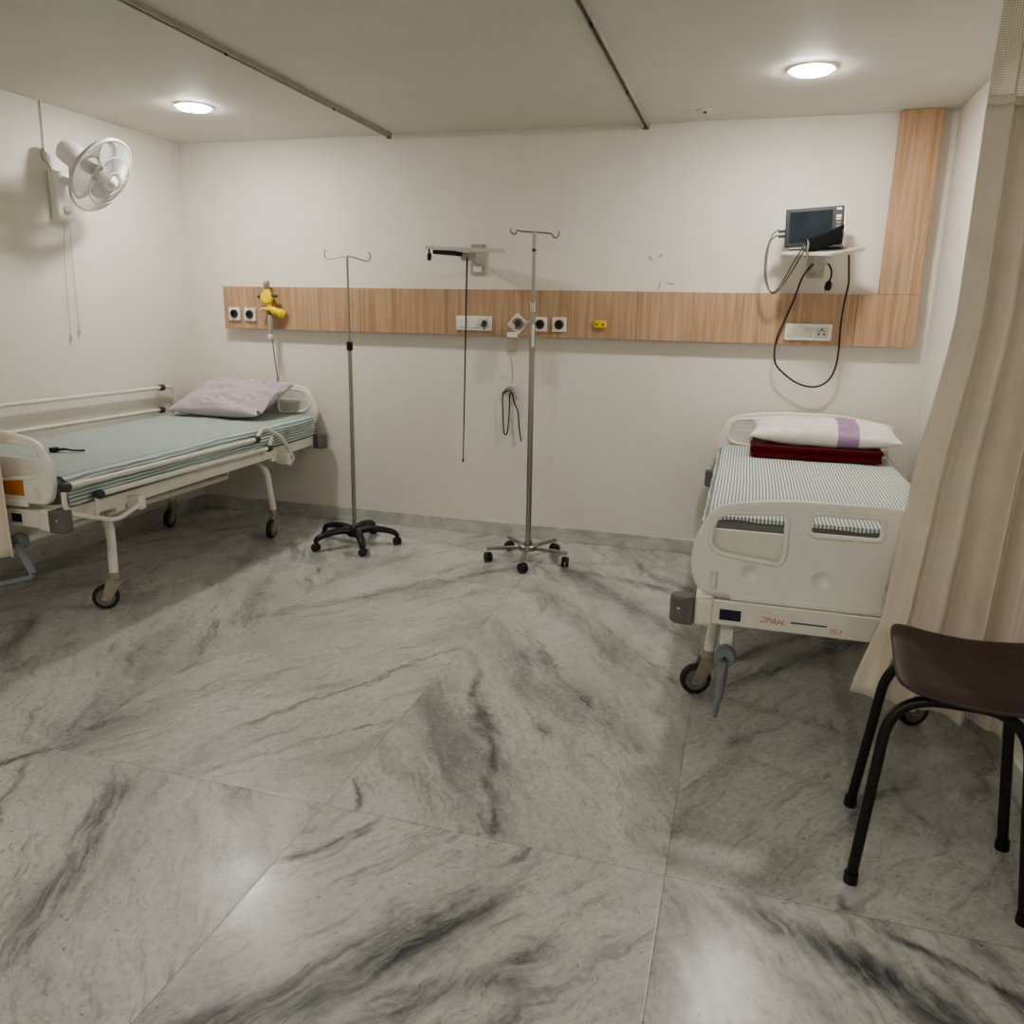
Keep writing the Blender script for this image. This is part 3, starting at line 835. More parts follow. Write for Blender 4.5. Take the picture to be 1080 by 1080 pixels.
def pillow(name, label, mat, c, w, d, h, tilt, yaw, seed, par=None, wr=.014, roll=0.0):
    mt = Matrix.Translation(c) @ Matrix.Rotation(yaw, 4, 'Z') @ Matrix.Rotation(tilt, 4, 'X') @ Matrix.Rotation(roll, 4, 'Y')
    n = 72
    def fn(sgn):
        def g(u, v):
            a, b = 2 * u - 1, 2 * v - 1
            k = max(0, (1 - abs(a) ** 2.6) * (1 - abs(b) ** 2.6))
            pin = 1 - .07 * (1 - a * a) * abs(b) ** 3; pin2 = 1 - .07 * (1 - b * b) * abs(a) ** 3
            x = a * w / 2 * pin2; y = b * d / 2 * pin
            th = h / 2 * k ** .48
            p3 = V((a * 2.3 + seed, b * 2.6, seed * 1.7 + (0 if sgn > 0 else 4)))
            wv = .7 * noise.noise(p3) - .9 * abs(noise.noise(p3 * 1.6 + V((2, 0, 0)))) - .55 * abs(noise.noise(V((p3.x * 5, p3.y * 2.4, p3.z)))) + .2 * noise.noise(p3 * 4.5)
            z = sgn * th + wr * wv * min(1, k * 3) * (1 if sgn > 0 else .3)
            return mt @ V((x, y, z))
        return g
    mb = MB(); mb.grid(fn(1), n, n); mb.grid(lambda u, v: fn(-1)(u, v), n, n)
    import bmesh
    o = mb.build(name, mat, par, angle=180)
    bm = bmesh.new(); bm.from_mesh(o.data)
    bmesh.ops.remove_doubles(bm, verts=bm.verts, dist=.0006); bmesh.ops.recalc_face_normals(bm, faces=bm.faces)
    bm.to_mesh(o.data); bm.free()
    for p in o.data.polygons: p.use_smooth = True
    if label: tag(o, label, 'pillow', 'pillows on the beds')
    return o, mt
pl, mt = pillow('pillow', 'crumpled lilac pillow leaning on the headboard of the left bed', M['lilac'], (-3.325, -.335, ztL(-.3) + .126), .71, .46, .16, math.radians(22), math.radians(-3), 3.1, wr=.030)
MB().grid(lambda u, v: mt @ V((.335 + .04 * u * (1 - .3 * v), -.20 + .36 * v, .012 + .03 * math.sin(v * PI) + .01 * math.sin(9 * v + 4 * u))), 8, 20).build('open_hem', M['lilac'], pl, solid=.003, angle=180)
pillow('pillow', 'white pillow with a purple band on the folded red blanket of the right bed', M['pillow_r'], (.440, -.330, ztR(-.3) + .142), .77, .37, .140, math.radians(6), math.radians(-2), 8.2, wr=.024)

# folded dark red blanket, in layers
bz = ztR(-.35) + .011
bk = MB()
def layer(z0, z1, dx, dy):
    def top(u, v):
        return V((.068 + dx + (.660) * u, -.515 + dy + .34 * v, z1 + .003 * noise.noise(V((u * 7, v * 5, z1 * 50)))))
    bk.box(.068 + dx, .728 + dx, -.515 + dy, -.175 + dy, z0, z1)
for i in range(3):
    layer(bz + i * .021, bz + i * .021 + .0205, (0, -.004, .003)[i], (0, .004, -.003)[i])
tag(bk.build('folded_blanket', M['red'], bevel=.005, seg=3), 'dark red folded blanket under the white pillow on the right bed', 'blanket')

# black strap lying on the left bed
st = thing('strap', 'short dark strap lying on the sheet near the foot of the left bed', 'strap', (-3.2, -1.78, ztL(-1.8) + .008))
zs = ztL(-1.8) + .014
MB().tube(cat([(-3.325, -1.815, zs), (-3.28, -1.80, zs + .006), (-3.24, -1.785, zs), (-3.19, -1.765, zs)]), [.014] * 9 + [.010] * 16, 8, flat=.45).build('webbing', M['black_cable'], st)
MB().box(-3.345, -3.315, -1.835, -1.795, zs - .008, zs + .014).build('buckle', M['black'], st, bevel=.004)

# ------------------------------------------------------------------ drip stands
def stand_caster(leg, x, y, ang, r=.026):
    mt = Matrix.Translation((x, y, 0)) @ Matrix.Rotation(ang, 4, 'Z')
    ax = mt @ V((0, 1, 0)) - mt @ V((0, 0, 0))
    m = MB()
    for sd in (-1, 1):
        m.lathe([(0, -.009), (r * .8, -.009), (r, -.005), (r, .005), (r * .8, .009), (0, .009)], mt @ V((0, sd * .013, r)), ax, 18)
    m.box(-.012, .012, -.006, .006, r, r + .03, mt)
    return m.build('caster', M['rubber'], leg, bevel=.001)

c1 = V((-2.318, -.55, 0))
s1 = thing('drip_stand', 'steel drip stand on a black five-star base beside the left bed', 'drip stand', c1, 'drip stands')
MB().cyl(c1 + V((0, 0, .085)), c1 + V((0, 0, 1.235)), .0125, 16).build('lower_pole', M['steel'], s1)
MB().cyl(c1 + V((0, 0, 1.20)), c1 + V((0, 0, 1.772)), .0062, 12).build('upper_pole', M['dsteel'], s1)
MB().lathe([(0, 1.225), (.016, 1.225), (.019, 1.232), (.019, 1.27), (.016, 1.278), (0, 1.278)], c1, seg=16).build('height_collar', M['black'], s1)
hk = MB()
hook = lambda s_: cat([c1 + V(p) for p in ((0, 0, 1.772), (s_ * .05, 0, 1.768), (s_ * .105, 0, 1.757), (s_ * .135, 0, 1.758), (s_ * .15, 0, 1.776), (s_ * .146, 0, 1.797), (s_ * .138, 0, 1.808))])
hk.tube(hook(-1), .0042, 8); hk.tube([p + V((0, 0, -.014 * (p.x - c1.x) / .15)) for p in hook(1)], .0042, 8)
hk.build('hook_bar', M['dsteel'], s1)
hb = MB().lathe([(0, .058), (.042, .058), (.050, .070), (.044, .100), (.028, .118), (.018, .128), (0, .128)], c1, seg=24).build('base_hub', M['black'], s1)
for k in range(5):
    a = math.radians(-53 + 72 * k); d = V((math.cos(a), math.sin(a), 0))
    pts = cat([c1 + d * q + V((0, 0, z)) for q, z in ((.02, .090), (.10, .106), (.19, .098), (.25, .082), (.274, .056))], 5)
    n_ = len(pts)
    leg = MB().tube(pts, [.034 - .015 * i / (n_ - 1) for i in range(n_)], 12, flat=.72).build('base_leg', M['black'], s1)
    stand_caster(leg, c1.x + d.x * .27, c1.y + d.y * .27, a + 1.1 + k, .025)

c2 = V((-1.178, -.5, 0))
s2 = thing('drip_stand', 'tall steel drip stand on a flat steel five-spoke base in the middle', 'drip stand', c2, 'drip stands')
top2 = V((-.010, 0, 0))
MB().cyl(c2 + V((0, 0, .075)), c2 + V((-.010, 0, 1.50)), .0165, 18).build('lower_pole', M['steel'], s2)
MB().cyl(c2 + V((-.010, 0, 1.46)), c2 + V((-.012, 0, 1.903)), .0105, 14).build('upper_pole', M['steel'], s2)
MB().lathe([(0, 1.475), (.019, 1.475), (.019, 1.525), (.013, 1.53), (0, 1.53)], c2 + V((-.010, 0, 0)), seg=16).build('height_collar', M['chrome'], s2)
MB().lathe([(0, 1.80), (.012, 1.80), (.012, 1.815), (0, 1.815)], c2 + V((-.012, 0, 0)), seg=14).build('pole_joint', M['dgrey'], s2)
MB().box(c2.x - .012 + .004, c2.x - .012 + .020, c2.y - .0195, c2.y - .0165, 1.28, 1.405).build('pole_label', M['white'], s2, bevel=.001)
hk = MB()
for s_, dz in ((-1, .010), (1, -.010)):
    hk.tube(cat([c2 + V((-.012, 0, 0)) + V(p) for p in ((0, 0, 1.903), (s_ * .06, 0, 1.903 + dz * .4), (s_ * .098, 0, 1.903 + dz), (s_ * .108, 0, 1.888 + dz), (s_ * .122, 0, 1.884 + dz), (s_ * .137, 0, 1.896 + dz), (s_ * .138, 0, 1.916 + dz))]), .0045, 8)
hk.build('hook_bar', M['dsteel'], s2)
MB().lathe([(0, .070), (.052, .070), (.060, .074), (.060, .100), (.056, .104), (.022, .106), (.022, .13), (0, .13)], c2, seg=28).build('base_hub', M['steel'], s2)
for k in range(5):
    a = math.radians(-82 + 72 * k); d = V((math.cos(a), math.sin(a), 0)); n_ = V((-d.y, d.x, 0))
    A = c2 + d * .05; B = c2 + d * .255
    pts = [A - n_ * .011, A + n_ * .011, B + n_ * .011, B - n_ * .011]
    leg = MB().add([p + V((0, 0, .074)) for p in pts] + [p + V((0, 0, .094)) for p in pts], [(0, 3, 2, 1), (4, 5, 6, 7), (0, 1, 5, 4), (1, 2, 6, 5), (2, 3, 7, 6), (3, 0, 4, 7)]).build('base_leg', M['steel'], s2, bevel=.002)
    stand_caster(leg, c2.x + d.x * .245, c2.y + d.y * .245, a + .9 + k, .030)

# ------------------------------------------------------------------ wall trays, monitor, cuff and cables
def tray_corner(corners, z, th):
    m = MB()
    m.add([V((x, y, zz)) for x, y, zz in corners] + [V((x, y, zz + th)) for x, y, zz in corners],
          [(0, 3, 2, 1), (4, 5, 6, 7), (0, 1, 5, 4), (1, 2, 6, 5), (2, 3, 7, 6), (3, 0, 4, 7)])
    return m
tc = thing('wall_shelf', 'empty grey swivel tray on a wall bracket left of the tall drip stand', 'shelf', (-1.685, 0, 1.79), 'swivel wall trays')
tray_corner([(-1.905, -.36, 1.828), (-1.63, -.42, 1.808), (-1.44, -.22, 1.816), (-1.73, -.12, 1.836)], 0, .02).build('tray_plate', M['tray'], tc, bevel=.004)
tray_corner([(-1.86, -.345, 1.800), (-1.70, -.385, 1.786), (-1.68, -.25, 1.79), (-1.78, -.20, 1.806)], 0, .024).build('tray_pad', M['black'], tc, bevel=.004)
MB().lathe([(0, 1.768), (.034, 1.768), (.045, 1.778), (.05, 1.812), (0, 1.812)], (-1.665, -.26, 0), seg=20).build('swivel_hub', M['bracket'], tc)
MB().tube([(-1.685, -.02, 1.765), (-1.675, -.14, 1.785), (-1.665, -.26, 1.79)], .020, 12, flat=.8).build('arm', M['bracket'], tc)
bp = MB().box(-1.735, -1.635, -.012, 0, 1.70, 1.885).build('wall_bracket', M['bracket'], tc, bevel=.003)
for x, z in ((-1.72, 1.872), (-1.685, 1.872), (-1.65, 1.872), (-1.685, 1.735)):
    MB().lathe([(0, 0), (.006, 0), (.006, .004), (0, .005)], (x, -.012, z), (0, -1, 0), 10).build('screw', M['dsteel'], bp)
MB().box(-1.712, -1.658, -.032, -.012, 1.712, 1.752).build('bracket_block', M['white'], bp, bevel=.005)
ds = thing('hanging_strap', 'long thin black strap hanging straight down from the empty wall tray', 'strap', (-1.664, -.30, 1.80))
MB().tube(cat([(-1.650, -.318, 1.778), (-1.655, -.318, 1.4), (-1.662, -.316, .9), (-1.668, -.315, .56)]), lambda q: .0055 - .0025 * q, 8).build('strap_band', M['black_cable'], ds)
MB().lathe([(0, 0), (.006, 0), (.007, .02), (0, .024)], (-1.668, -.315, .545), seg=10).build('strap_tip', M['dgrey'], ds)
hg = thing('hanging_clip', 'small black clip dangling from the left corner of the empty wall tray', 'clip', (-1.882, -.33, 1.80))
MB().tube([(-1.882, -.345, 1.832 - .002), (-1.880, -.345, 1.80)], .006, 8).build('clip_loop', M['black_cable'], hg)
MB().tube([(-1.880, -.345, 1.806), (-1.880, -.345, 1.796), (-1.881, -.345, 1.772), (-1.881, -.345, 1.762)], [.008, .014, .013, .007], 10).build('clip_body', M['black'], hg)

tr = thing('wall_shelf', 'grey swivel tray on a wall bracket carrying the patient monitor', 'shelf', (.33, 0, 1.78), 'swivel wall trays')
tray_corner([(.125, -.30, 1.795), (.36, -.42, 1.782), (.555, -.22, 1.826), (.30, -.08, 1.832)], 0, .018).build('tray_plate', M['tray'], tr, bevel=.004)
MB().tube([(.33, -.02, 1.735), (.335, -.12, 1.752), (.345, -.24, 1.79)], [.028, .026, .042], 14).build('arm', M['bracket'], tr)
MB().lathe([(0, 1.758), (.035, 1.762), (.048, 1.797), (0, 1.797)], (.345, -.25, 0), seg=20).build('swivel_hub', M['bracket'], tr)
bp = MB().box(.282, .375, -.012, 0, 1.695, 1.88).build('wall_bracket', M['bracket'], tr, bevel=.003)
MB().lathe([(0, 0), (.007, 0), (.007, .004), (0, .005)], (.33, -.012, 1.725), (0, -1, 0), 10).build('screw', M['dgrey'], bp)
for p in ((.45, -.21, 1.835), (.165, -.29, 1.81)):
    MB().lathe([(0, 0), (.018, 0), (.016, .008), (0, .010)], p, seg=14).build('clamp_foot', M['bracket'], tr)

mon = thing('patient_monitor', 'small patient monitor with dark screen standing on the right wall tray', 'monitor', (.29, -.22, 1.84))
mm = Matrix.Translation((.288, -.255, 1.945)) @ Matrix.Rotation(math.radians(2.5), 4, 'Y') @ Matrix.Rotation(math.radians(-3), 4, 'Z') @ Matrix.Rotation(math.radians(-7), 4, 'X')
mm = Matrix.Translation((.288, -.255, 1.945)) @ Matrix.Rotation(math.radians(-3.0), 4, 'Y') @ Matrix.Rotation(math.radians(-6), 4, 'Z') @ Matrix.Rotation(math.radians(-6), 4, 'X')
MB().box(-.148, .152, 0, .10, -.108, .103, mm).build('housing', M['white'], mon, bevel=.010, seg=3)
bz_ = MB().box(-.150, .140, -.010, .002, -.100, .098, mm).build('bezel', M['bezel'], mon, bevel=.004)
MB().box(-.128, .085, -.0125, -.009, -.078, .080, mm).build('screen', M['screen'], bz_, bevel=.001)
for i, (z, mt_) in enumerate(((.082, 'white_d'), (.045, 'white'), (.030, 'yellow'), (.012, 'grey_cable'), (-.005, 'grey_cable'), (-.035, 'grey_cable'), (-.06, 'grey_cable'))):
    MB().box(.103, .128, -.013, -.009, z - .0055, z + .0055, mm).build('key', M[mt_], bz_, bevel=.001)
MB().box(-.10, -.05, .02, .06, .100, .109, mm).build('top_latch', M['white'], mon, bevel=.004)
MB().box(.05, .10, .02, .06, .100, .109, mm).build('top_latch', M['white'], mon, bevel=.004)
MB().box(-.13, .13, .01, .09, -.122, -.105, mm).build('stand_foot', M['dgrey'], mon, bevel=.003)
for z in (-.005, -.030):
    MB().box(-.188, -.146, .030, .046, z - .007, z + .007, mm).build('side_plug', M['dgrey'], mon, bevel=.002)
for k, (pp, ) in enumerate([([(.108, -.225, 1.935), (.075, -.22, 1.905), (.052, -.21, 1.82), (.055, -.20, 1.70), (.085, -.19, 1.622), (.120, -.19, 1.615), (.160, -.22, 1.68), (.205, -.33, 1.78), (.235, -.40, 1.835)],),
                            ([(.106, -.220, 1.908), (.068, -.215, 1.875), (.058, -.205, 1.79), (.064, -.195, 1.69), (.098, -.18, 1.606), (.140, -.19, 1.625), (.185, -.24, 1.70), (.228, -.36, 1.79), (.250, -.40, 1.838)],)]):
    tag(MB().tube(cat(pp), .0042, 8).build('monitor_cable', M['grey_cable']), ['outer grey lead looping from the left side of the monitor to the cuff', 'inner grey lead looping from the left side of the monitor to the cuff'][k], 'cable', 'grey monitor leads')
# blood pressure cuff rolled on the tray in front of the screen
cu = thing('pressure_cuff', 'black rolled pressure cuff lying in front of the monitor screen', 'cuff', (.34, -.37, 1.80))
def cuffp(u, v):
    a = PI * (1.25 * u - .12)
    w = -.090 + .18 * v
    r = .046 + .012 * abs(2 * v - 1) ** 2
    return V((.335 + w, -.352 - .30 * r * math.sin(a) * .9 + .04 * u, 1.860 + .10 * (w + .02) / .25 + (r * .78) * -math.cos(a)))
MB().grid(cuffp, 20, 16).build('cuff_wrap', M['cuff'], cu, solid=.007, angle=80)
for xx, zc in ((.250, 1.840), (.418, 1.885)):
    MB().tube(cat([(xx, -.392, zc - .045), (xx + .004, -.402, zc), (xx - .002, -.398, zc + .028)]), [.006] * 4 + [.011] * 9 + [.006] * 4, 8, flat=.6).build('cuff_buckle', M['chrome'], cu)
tag(MB().tube(cat([(.338, -.20, 1.765), (.300, -.13, 1.755), (.258, -.10, 1.69), (.228, -.09, 1.575), (.190, -.09, 1.465), (.158, -.09, 1.365), (.150, -.09, 1.29), (.165, -.085, 1.21), (.232, -.08, 1.145), (.30, -.08, 1.105), (.365, -.08, 1.09), (.42, -.08, 1.10), (.465, -.08, 1.14), (.489, -.085, 1.21), (.494, -.09, 1.31), (.489, -.09, 1.45), (.494, -.095, 1.57), (.502, -.11, 1.66), (.490, -.15, 1.75), (.478, -.20, 1.805)]), .0050, 8).build('power_cable', M['brown_cable']),
    'long dark cable looping down from the monitor tray across the wood panel', 'cable')
pc = thing('power_plug', 'black plug on a short lead dangling below the right wall tray', 'plug', (.39, -.15, 1.66))
MB().tube(cat([(.350, -.22, 1.765), (.378, -.17, 1.765), (.400, -.15, 1.735), (.405, -.15, 1.70), (.398, -.15, 1.67)]), .0048, 8).build('lead', M['black_cable'], pc)
MB().tube([(.399, -.15, 1.675), (.397, -.15, 1.66), (.393, -.15, 1.635), (.391, -.15, 1.622)], [.008, .019, .019, .012], 10).build('plug_body', M['black'], pc)
for d in (-.008, .008):
    MB().cyl((.391 + d, -.15, 1.624), (.390 + d, -.15, 1.606), .0028, 8).build('plug_pin', M['chrome'], pc)

# ------------------------------------------------------------------ outlets on the wood panel
def gas_outlet(x, z, label, s_=.088):
    t = thing('gas_outlet', label, 'wall outlet', (x, PF, z), 'square medical gas outlets')
    p = plate('face_plate', [loop_round([(-s_ / 2, -s_ / 2), (s_ / 2, -s_ / 2), (s_ / 2, s_ / 2), (-s_ / 2, s_ / 2)], .006, 3)], .014, M['white'], t, front(x, PF - .008, z), .003)
    r = MB().lathe([(.030, 0), (.028, .010), (.024, .012), (.020, .010), (.020, .000)], (x, PF - .014, z), (0, -1, 0), 24, True).build('socket_ring', M['dgrey'], t)
    MB().lathe([(0, .002), (.020, .002), (.020, .008), (.012, .009), (.010, .004), (0, .004)], (x, PF - .014, z), (0, -1, 0), 20).build('socket_core', M['black'], t)
gas_outlet(-3.445, 1.424, 'square white outlet with a black port at the far left end of the wood panel')
gas_outlet(-3.322, 1.422, 'square white outlet with a black port just left of the yellow regulator')
gas_outlet(-1.252, 1.403, 'square white outlet with a black port partly behind the tall drip stand')
gas_outlet(-1.130, 1.404, 'square white outlet with a black port right of the tall drip stand')
yo = thing('yellow_outlet', 'small yellow wall outlet on the wood panel between the beds', 'wall outlet', (-.874, PF, 1.411))
MB().box(-.910, -.836, PF - .022, PF, 1.388, 1.434).build('outlet_body', M['yellow'], yo, bevel=.007, seg=3)
for d in (-.02, .018):
    MB().lathe([(0, 0), (.006, 0), (.006, .003), (0, .003)], (-.873 + d, PF - .022, 1.411), (0, -1, 0), 12).build('outlet_port', M['dgrey'], yo)
MB().box(-.922, -.91, PF - .012, PF, 1.40, 1.424).build('side_tab', M['yellow'], yo, bevel=.003)

def switchboard(x0, x1, z0, z1, label, sockets):
    t = thing('switchboard', label, 'switchboard', ((x0 + x1) / 2, PF, (z0 + z1) / 2), 'electrical switchboards on the wood panel')
    fr = front((x0 + x1) / 2, PF - .008, (z0 + z1) / 2); w, h = (x1 - x0) / 2, (z1 - z0) / 2
    plate('face_plate', [loop_round([(-w, -h), (w, -h), (w, h), (-w, h)], .008, 3)], .015, M['white'], t, fr, .004)
    n = 3; zc = (z0 + z1) / 2
    for i in range(n):
        xa = x0 + .014 + i * (x1 - x0 - .028) / n; xb = x0 + .014 + (i + 1) * (x1 - x0 - .028) / n - .006; xc = (xa + xb) / 2
        kind = sockets[i]
        if kind == 's':
            for a_, b_ in ((xa, xc - .002), (xc + .002, xb)):
                MB().box(a_, b_, PF - .021, PF - .014, zc - .026, zc + .026).build('rocker_switch', M['white_d'], t, bevel=.003)
        elif kind == 'o':
            MB().box(xa + .004, xb - .004, PF - .022, PF - .014, zc - .027, zc + .027).build('rocker_switch', M['white'], t, bevel=.004)
        else:
            m_ = MB().box(xa, xb, PF - .018, PF - .014, zc - .029, zc + .029).build('socket', M['white_d'], t, bevel=.002)
            for dx, dz, r in ((0, .016, .006), (-.015, -.010, .005), (.015, -.010, .005), (-.013, .006, .0035), (.013, .006, .0035)):
                MB().lathe([(0, 0), (r, 0), (r, .0012), (0, .0012)], (xc + dx, PF - .018, zc + dz), (0, -1, 0), 12).build('socket_hole', M['black'], m_)
    return t
switchboard(-1.805, -1.566, 1.355, 1.445, 'white switchboard with a plugged-in dark adapter, behind the hanging black strap', 'oop')
ad = thing('plug_adapter', 'small dark plug top pushed into the middle white switchboard', 'plug', (-1.61, PF - .02, 1.39))
MB().tube([(-1.612, PF - .019, 1.405), (-1.612, PF - .035, 1.40)], [.016, .014], 12).build('plug_body', M['dgrey'], ad)
MB().tube(cat([(-1.612, PF - .034, 1.40), (-1.612, PF - .036, 1.38), (-1.611, PF - .030, 1.362)]), [.012] * 9 + [.004] * 8, 10).build('plug_tail', M['dgrey'], ad)
switchboard(.196, .448, 1.350, 1.442, 'white switchboard with round-pin socket below the patient monitor', 'ssp')

# oxygen regulator in yellow, with bottle and tubing, left
rg = thing('oxygen_regulator', 'yellow oxygen regulator with grey tubing above the left bed', 'regulator', (-3.13, PF, 1.48))
x, y = -3.135, PF - .045
MB().lathe([(.0, 0), (.020, 0), (.022, .045), (.014, .058), (.0, .060)], (x - .022, y, 1.588), seg=16).build('cap_knob', M['dsteel'], rg)
MB().tube(cat([(x - .022, y, 1.592), (x - .020, y, 1.56), (x - .012, y, 1.50), (x - .005, y, 1.45)]), [.020] * 4 + [.026] * 4 + [.016] * 9 + [.018] * 8, 14).build('valve_body', M['yellow'], rg)
MB().lathe([(0, -.035), (.034, -.035), (.042, -.02), (.042, .012), (.034, .02), (0, .02)], (x - .018, y - .01, 1.535), (.35, -1, .1), 20).build('flow_dial', M['yellow'], rg)
MB().cyl((x - .06, y - .01, 1.545), (x - .085, y - .01, 1.54), .011, 10).build('left_stem', M['dgrey'], rg)
MB().cyl((x + .02, y - .01, 1.552), (x + .06, y - .005, 1.545), .010, 10).build('right_stem', M['dgrey'], rg)
MB().tube(cat([(x - .045, y - .01, 1.462), (x + .01, y - .012, 1.458), (x + .06, y, 1.44), (x + .085, PF - .02, 1.425)]), [.013] * 9 + [.024] * 8 + [.03] * 8, 12).build('wall_adapter', M['yellow'], rg)
MB().cyl((x - .05, y - .012, 1.463), (x - .07, y - .015, 1.455), .009, 10).build('outlet_nozzle', M['white_d'], rg)
MB().cyl((x - .01, y, 1.46), (x - .004, y, 1.40), .010, 10).build('lower_stem', M['dgrey'], rg)
MB().lathe([(0, 0), (.012, 0), (.016, .01), (.016, .10), (.010, .115), (0, .118)], (x - .006, y - .002, 1.305), seg=14).build('flow_tube', M['tube'], rg)
MB().lathe([(0, 0), (.015, 0), (.018, .008), (.018, .03), (0, .035)], (x - .008, y - .005, 1.262), seg=14).build('outlet_cup', M['white'], rg)
MB().tube(cat([(x - .004, y, 1.31), (x + .012, y - .01, 1.20), (x + .028, y - .015, 1.08), (x + .040, y - .02, .985), (x + .030, y - .05, .955)]), .0045, 8).build('tubing', M['grey_cable'], rg)
MB().tube(cat([(x - .002, y, 1.33), (x + .032, y - .005, 1.22), (x + .050, y - .01, 1.10), (x + .046, y - .02, .97), (x + .034, y - .05, .955)]), .0035, 8).build('tubing', M['tube'], rg)

# suction / vacuum unit in the middle, on its corner
vr = thing('vacuum_regulator', 'tilted white and chrome vacuum regulator on the panel left of the tall drip stand', 'regulator', (-1.398, PF, 1.40))
x, z = -1.395, 1.403
q = .048
plate('face_plate', [loop_round([(-q, -q), (q, -q), (q, q), (-q, q)], .006, 3)], .02, M['white'], vr, front(x, PF - .012, z, math.radians(40)), .003)
MB().lathe([(0, 0), (.036, 0), (.036, .02), (.031, .026), (.024, .024), (.0, .022)], (x + .004, PF - .022, z), (0, -1, 0), 24).build('gauge_case', M['dsteel'], vr)
MB().lathe([(0, 0), (.022, 0), (.022, .004), (0, .006)], (x + .008, PF - .045, z + .002), (0, -1, 0), 20).build('gauge_face', M['dgrey'], vr)
MB().cyl((x - .022, PF - .045, z - .012), (x - .026, PF - .066, z - .014), .015, 12).build('gauge_knob', M['white_d'], vr)
MB().cyl((x - .004, PF - .03, z + .045), (x - .010, PF - .03, z + .11), .004, 8).build('top_tube', M['clear'], vr)
MB().cyl((x + .05, PF - .03, z + .005), (x + .085, PF - .03, z + .018), .007, 8).build('side_stem', M['white_d'], vr)
MB().box(x - .062, x + .004, PF - .045, PF - .012, z - .086, z - .052).build('lower_block', M['white'], vr, bevel=.005)
MB().lathe([(0, 0), (.028, 0), (.031, .01), (.031, .075), (.026, .09), (0, .09)], (x - .03, PF - .035, z - .178), seg=20).build('clear_jar', M['clear'], vr)
MB().box(x - .058, x - .002, PF - .055, PF - .018, z - .192, z - .165).build('jar_base', M['white_d'], vr, bevel=.005)
MB().tube(cat([(x - .045, PF - .02, z - .19), (x - .042, -.03, z - .30), (x - .046, -.025, z - .385)]), .0035, 8).build('tubing', M['tube'], vr)
wh = thing('wall_hook', 'pale wall hook holding loops of dark cable below the vacuum regulator', 'hook', (-1.455, 0, 1.0))
MB().tube(cat([(-1.505, -.012, .962), (-1.475, -.018, .995), (-1.448, -.02, 1.004), (-1.425, -.016, .978), (-1.405, -.012, .925)]), .012, 8, flat=.5).build('holder', M['tray'], wh)
MB().lathe([(0, 0), (.012, 0), (.012, .022), (.008, .026), (0, .027)], (-1.437, 0, 1.012), (0, -1, 0), 14).build('pin', M['white'], wh)
cb = tag(MB().tube(cat([(-1.445, -.030, .985), (-1.497, -.030, .955), (-1.497, -.030, .85), (-1.488, -.030, .72), (-1.476, -.030, .692), (-1.462, -.030, .72), (-1.454, -.030, .83), (-1.452, -.030, .95), (-1.440, -.030, .968), (-1.420, -.030, .905), (-1.394, -.030, .845), (-1.386, -.026, .75), (-1.370, -.026, .655)]), .0042, 8).build('looped_cable', M['black_cable']),
         'thin dark cable looped over the pale wall hook', 'cable')

# ------------------------------------------------------------------ stool
sc_ = V((.612, -2.79, 0))
stl = thing('stool', 'stool with dark brown saddle seat and black tube legs in front of the curtain', 'stool', sc_)
def seatp(sgn):
    def g(u, v):
        a, b = 2 * u - 1, 2 * v - 1
        # rounded square outline
        p_ = 8.0
        k = (abs(a) ** p_ + abs(b) ** p_) ** (1 / p_)
        m_ = max(abs(a), abs(b)); sc = (m_ / k) if k > 1e-6 else 1
        X = .054 + a * sc * .205; Y = b * sc * .243
        e = m_
        z = .552 + .028 * (a * sc) ** 2 + .006 * (b * sc) ** 2 - .012 * max(0, (e - .8) / .2) ** 2
        th = .016 * max(0.0, 1 - e ** 8) ** .5
        rot = math.radians(-6.5)
        return sc_ + V((X * math.cos(rot) - Y * math.sin(rot), .068 + X * math.sin(rot) + Y * math.cos(rot), z + (0 if sgn > 0 else -.010 - th)))
    return g
sm = MB(); sm.grid(seatp(1), 40, 40); sm.grid(seatp(-1), 40, 40)
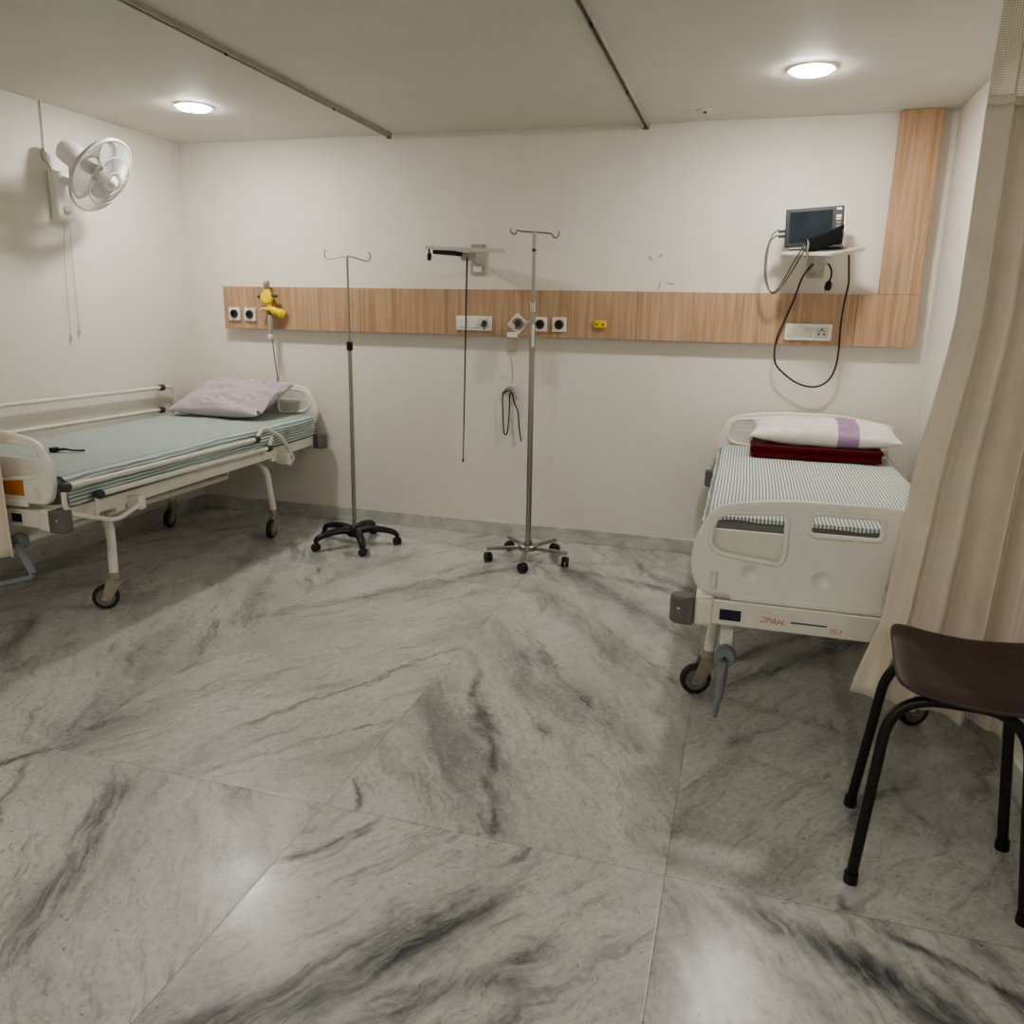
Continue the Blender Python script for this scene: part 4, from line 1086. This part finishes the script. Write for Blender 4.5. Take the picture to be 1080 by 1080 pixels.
# rim between both skins
n_ = 40
def rim():
    idx = [(i, 0) for i in range(n_)] + [(n_, j) for j in range(n_)] + [(n_ - i, n_) for i in range(n_)] + [(0, n_ - j) for j in range(n_)]
    A = [j * (n_ + 1) + i for i, j in idx]; off = (n_ + 1) ** 2
    for k in range(len(A)):
        a, b = A[k], A[(k + 1) % len(A)]
        sm.f.append((a, b, b + off, a + off))
rim()
sm.build('seat', M['brown'], stl, angle=50, bevel=.004)
def uframe(feet, ytop, name):
    (x0, y0), (x1, y1) = feet
    zt = .520
    pts = fillet([(x0, y0, .012), (x0 + .050, ytop, zt), (x1 - .036, ytop - .012, zt), (x1, y1, .012)], .12, 10)
    m = MB().tube(pts, .0145, 12).build('leg_frame', M['blackpaint'], stl)
    for (x, y) in feet:
        MB().lathe([(0, 0), (.018, 0), (.019, .006), (.0175, .030), (0, .030)], (x, y, 0), seg=14).build('rubber_foot', M['black'], m)
uframe(((.388, -2.972), (.788, -3.002)), -2.90, 'near')
uframe(((.428, -2.60), (.822, -2.69)), -2.62, 'far')
MB().tube([(.55, -2.885, .522), (.555, -2.64, .522)], .009, 8).build('cross_bar', M['blackpaint'], stl)
MB().tube([(.70, -2.895, .522), (.705, -2.65, .522)], .009, 8).build('cross_bar', M['blackpaint'], stl)

# ------------------------------------------------------------------ camera, light, render look
cam = bpy.data.cameras.new('camera'); co = bpy.data.objects.new('camera', cam); COL.objects.link(co)
Rm = ((.95954, -.26768, -.08733), (.28076, .93302, .22505), (.02124, -.24046, .97043))
right = V([r[0] for r in Rm]); fwd = V([r[1] for r in Rm]); up = V([r[2] for r in Rm])
m4 = Matrix.Identity(4)
for i in range(3):
    m4[i][0], m4[i][1], m4[i][2] = right[i], up[i], -fwd[i]
m4.translation = V((0, -4.979, 1.45))
co.matrix_world = m4
cam.sensor_width = 36; cam.lens = 27.8173; cam.clip_start = .02
scene.camera = co

w = bpy.data.worlds.new('world'); scene.world = w; w.use_nodes = True
w.node_tree.nodes['Background'].inputs[0].default_value = (.9, .9, .85, 1); w.node_tree.nodes['Background'].inputs[1].default_value = .3

scene.view_settings.view_transform = 'AgX'
scene.view_settings.look = 'AgX - Medium High Contrast'
scene.view_settings.exposure = 2.7
scene.cycles.max_bounces = 10; scene.cycles.diffuse_bounces = 6
scene.cycles.use_denoising = True
scene.cycles.sample_clamp_indirect = 8
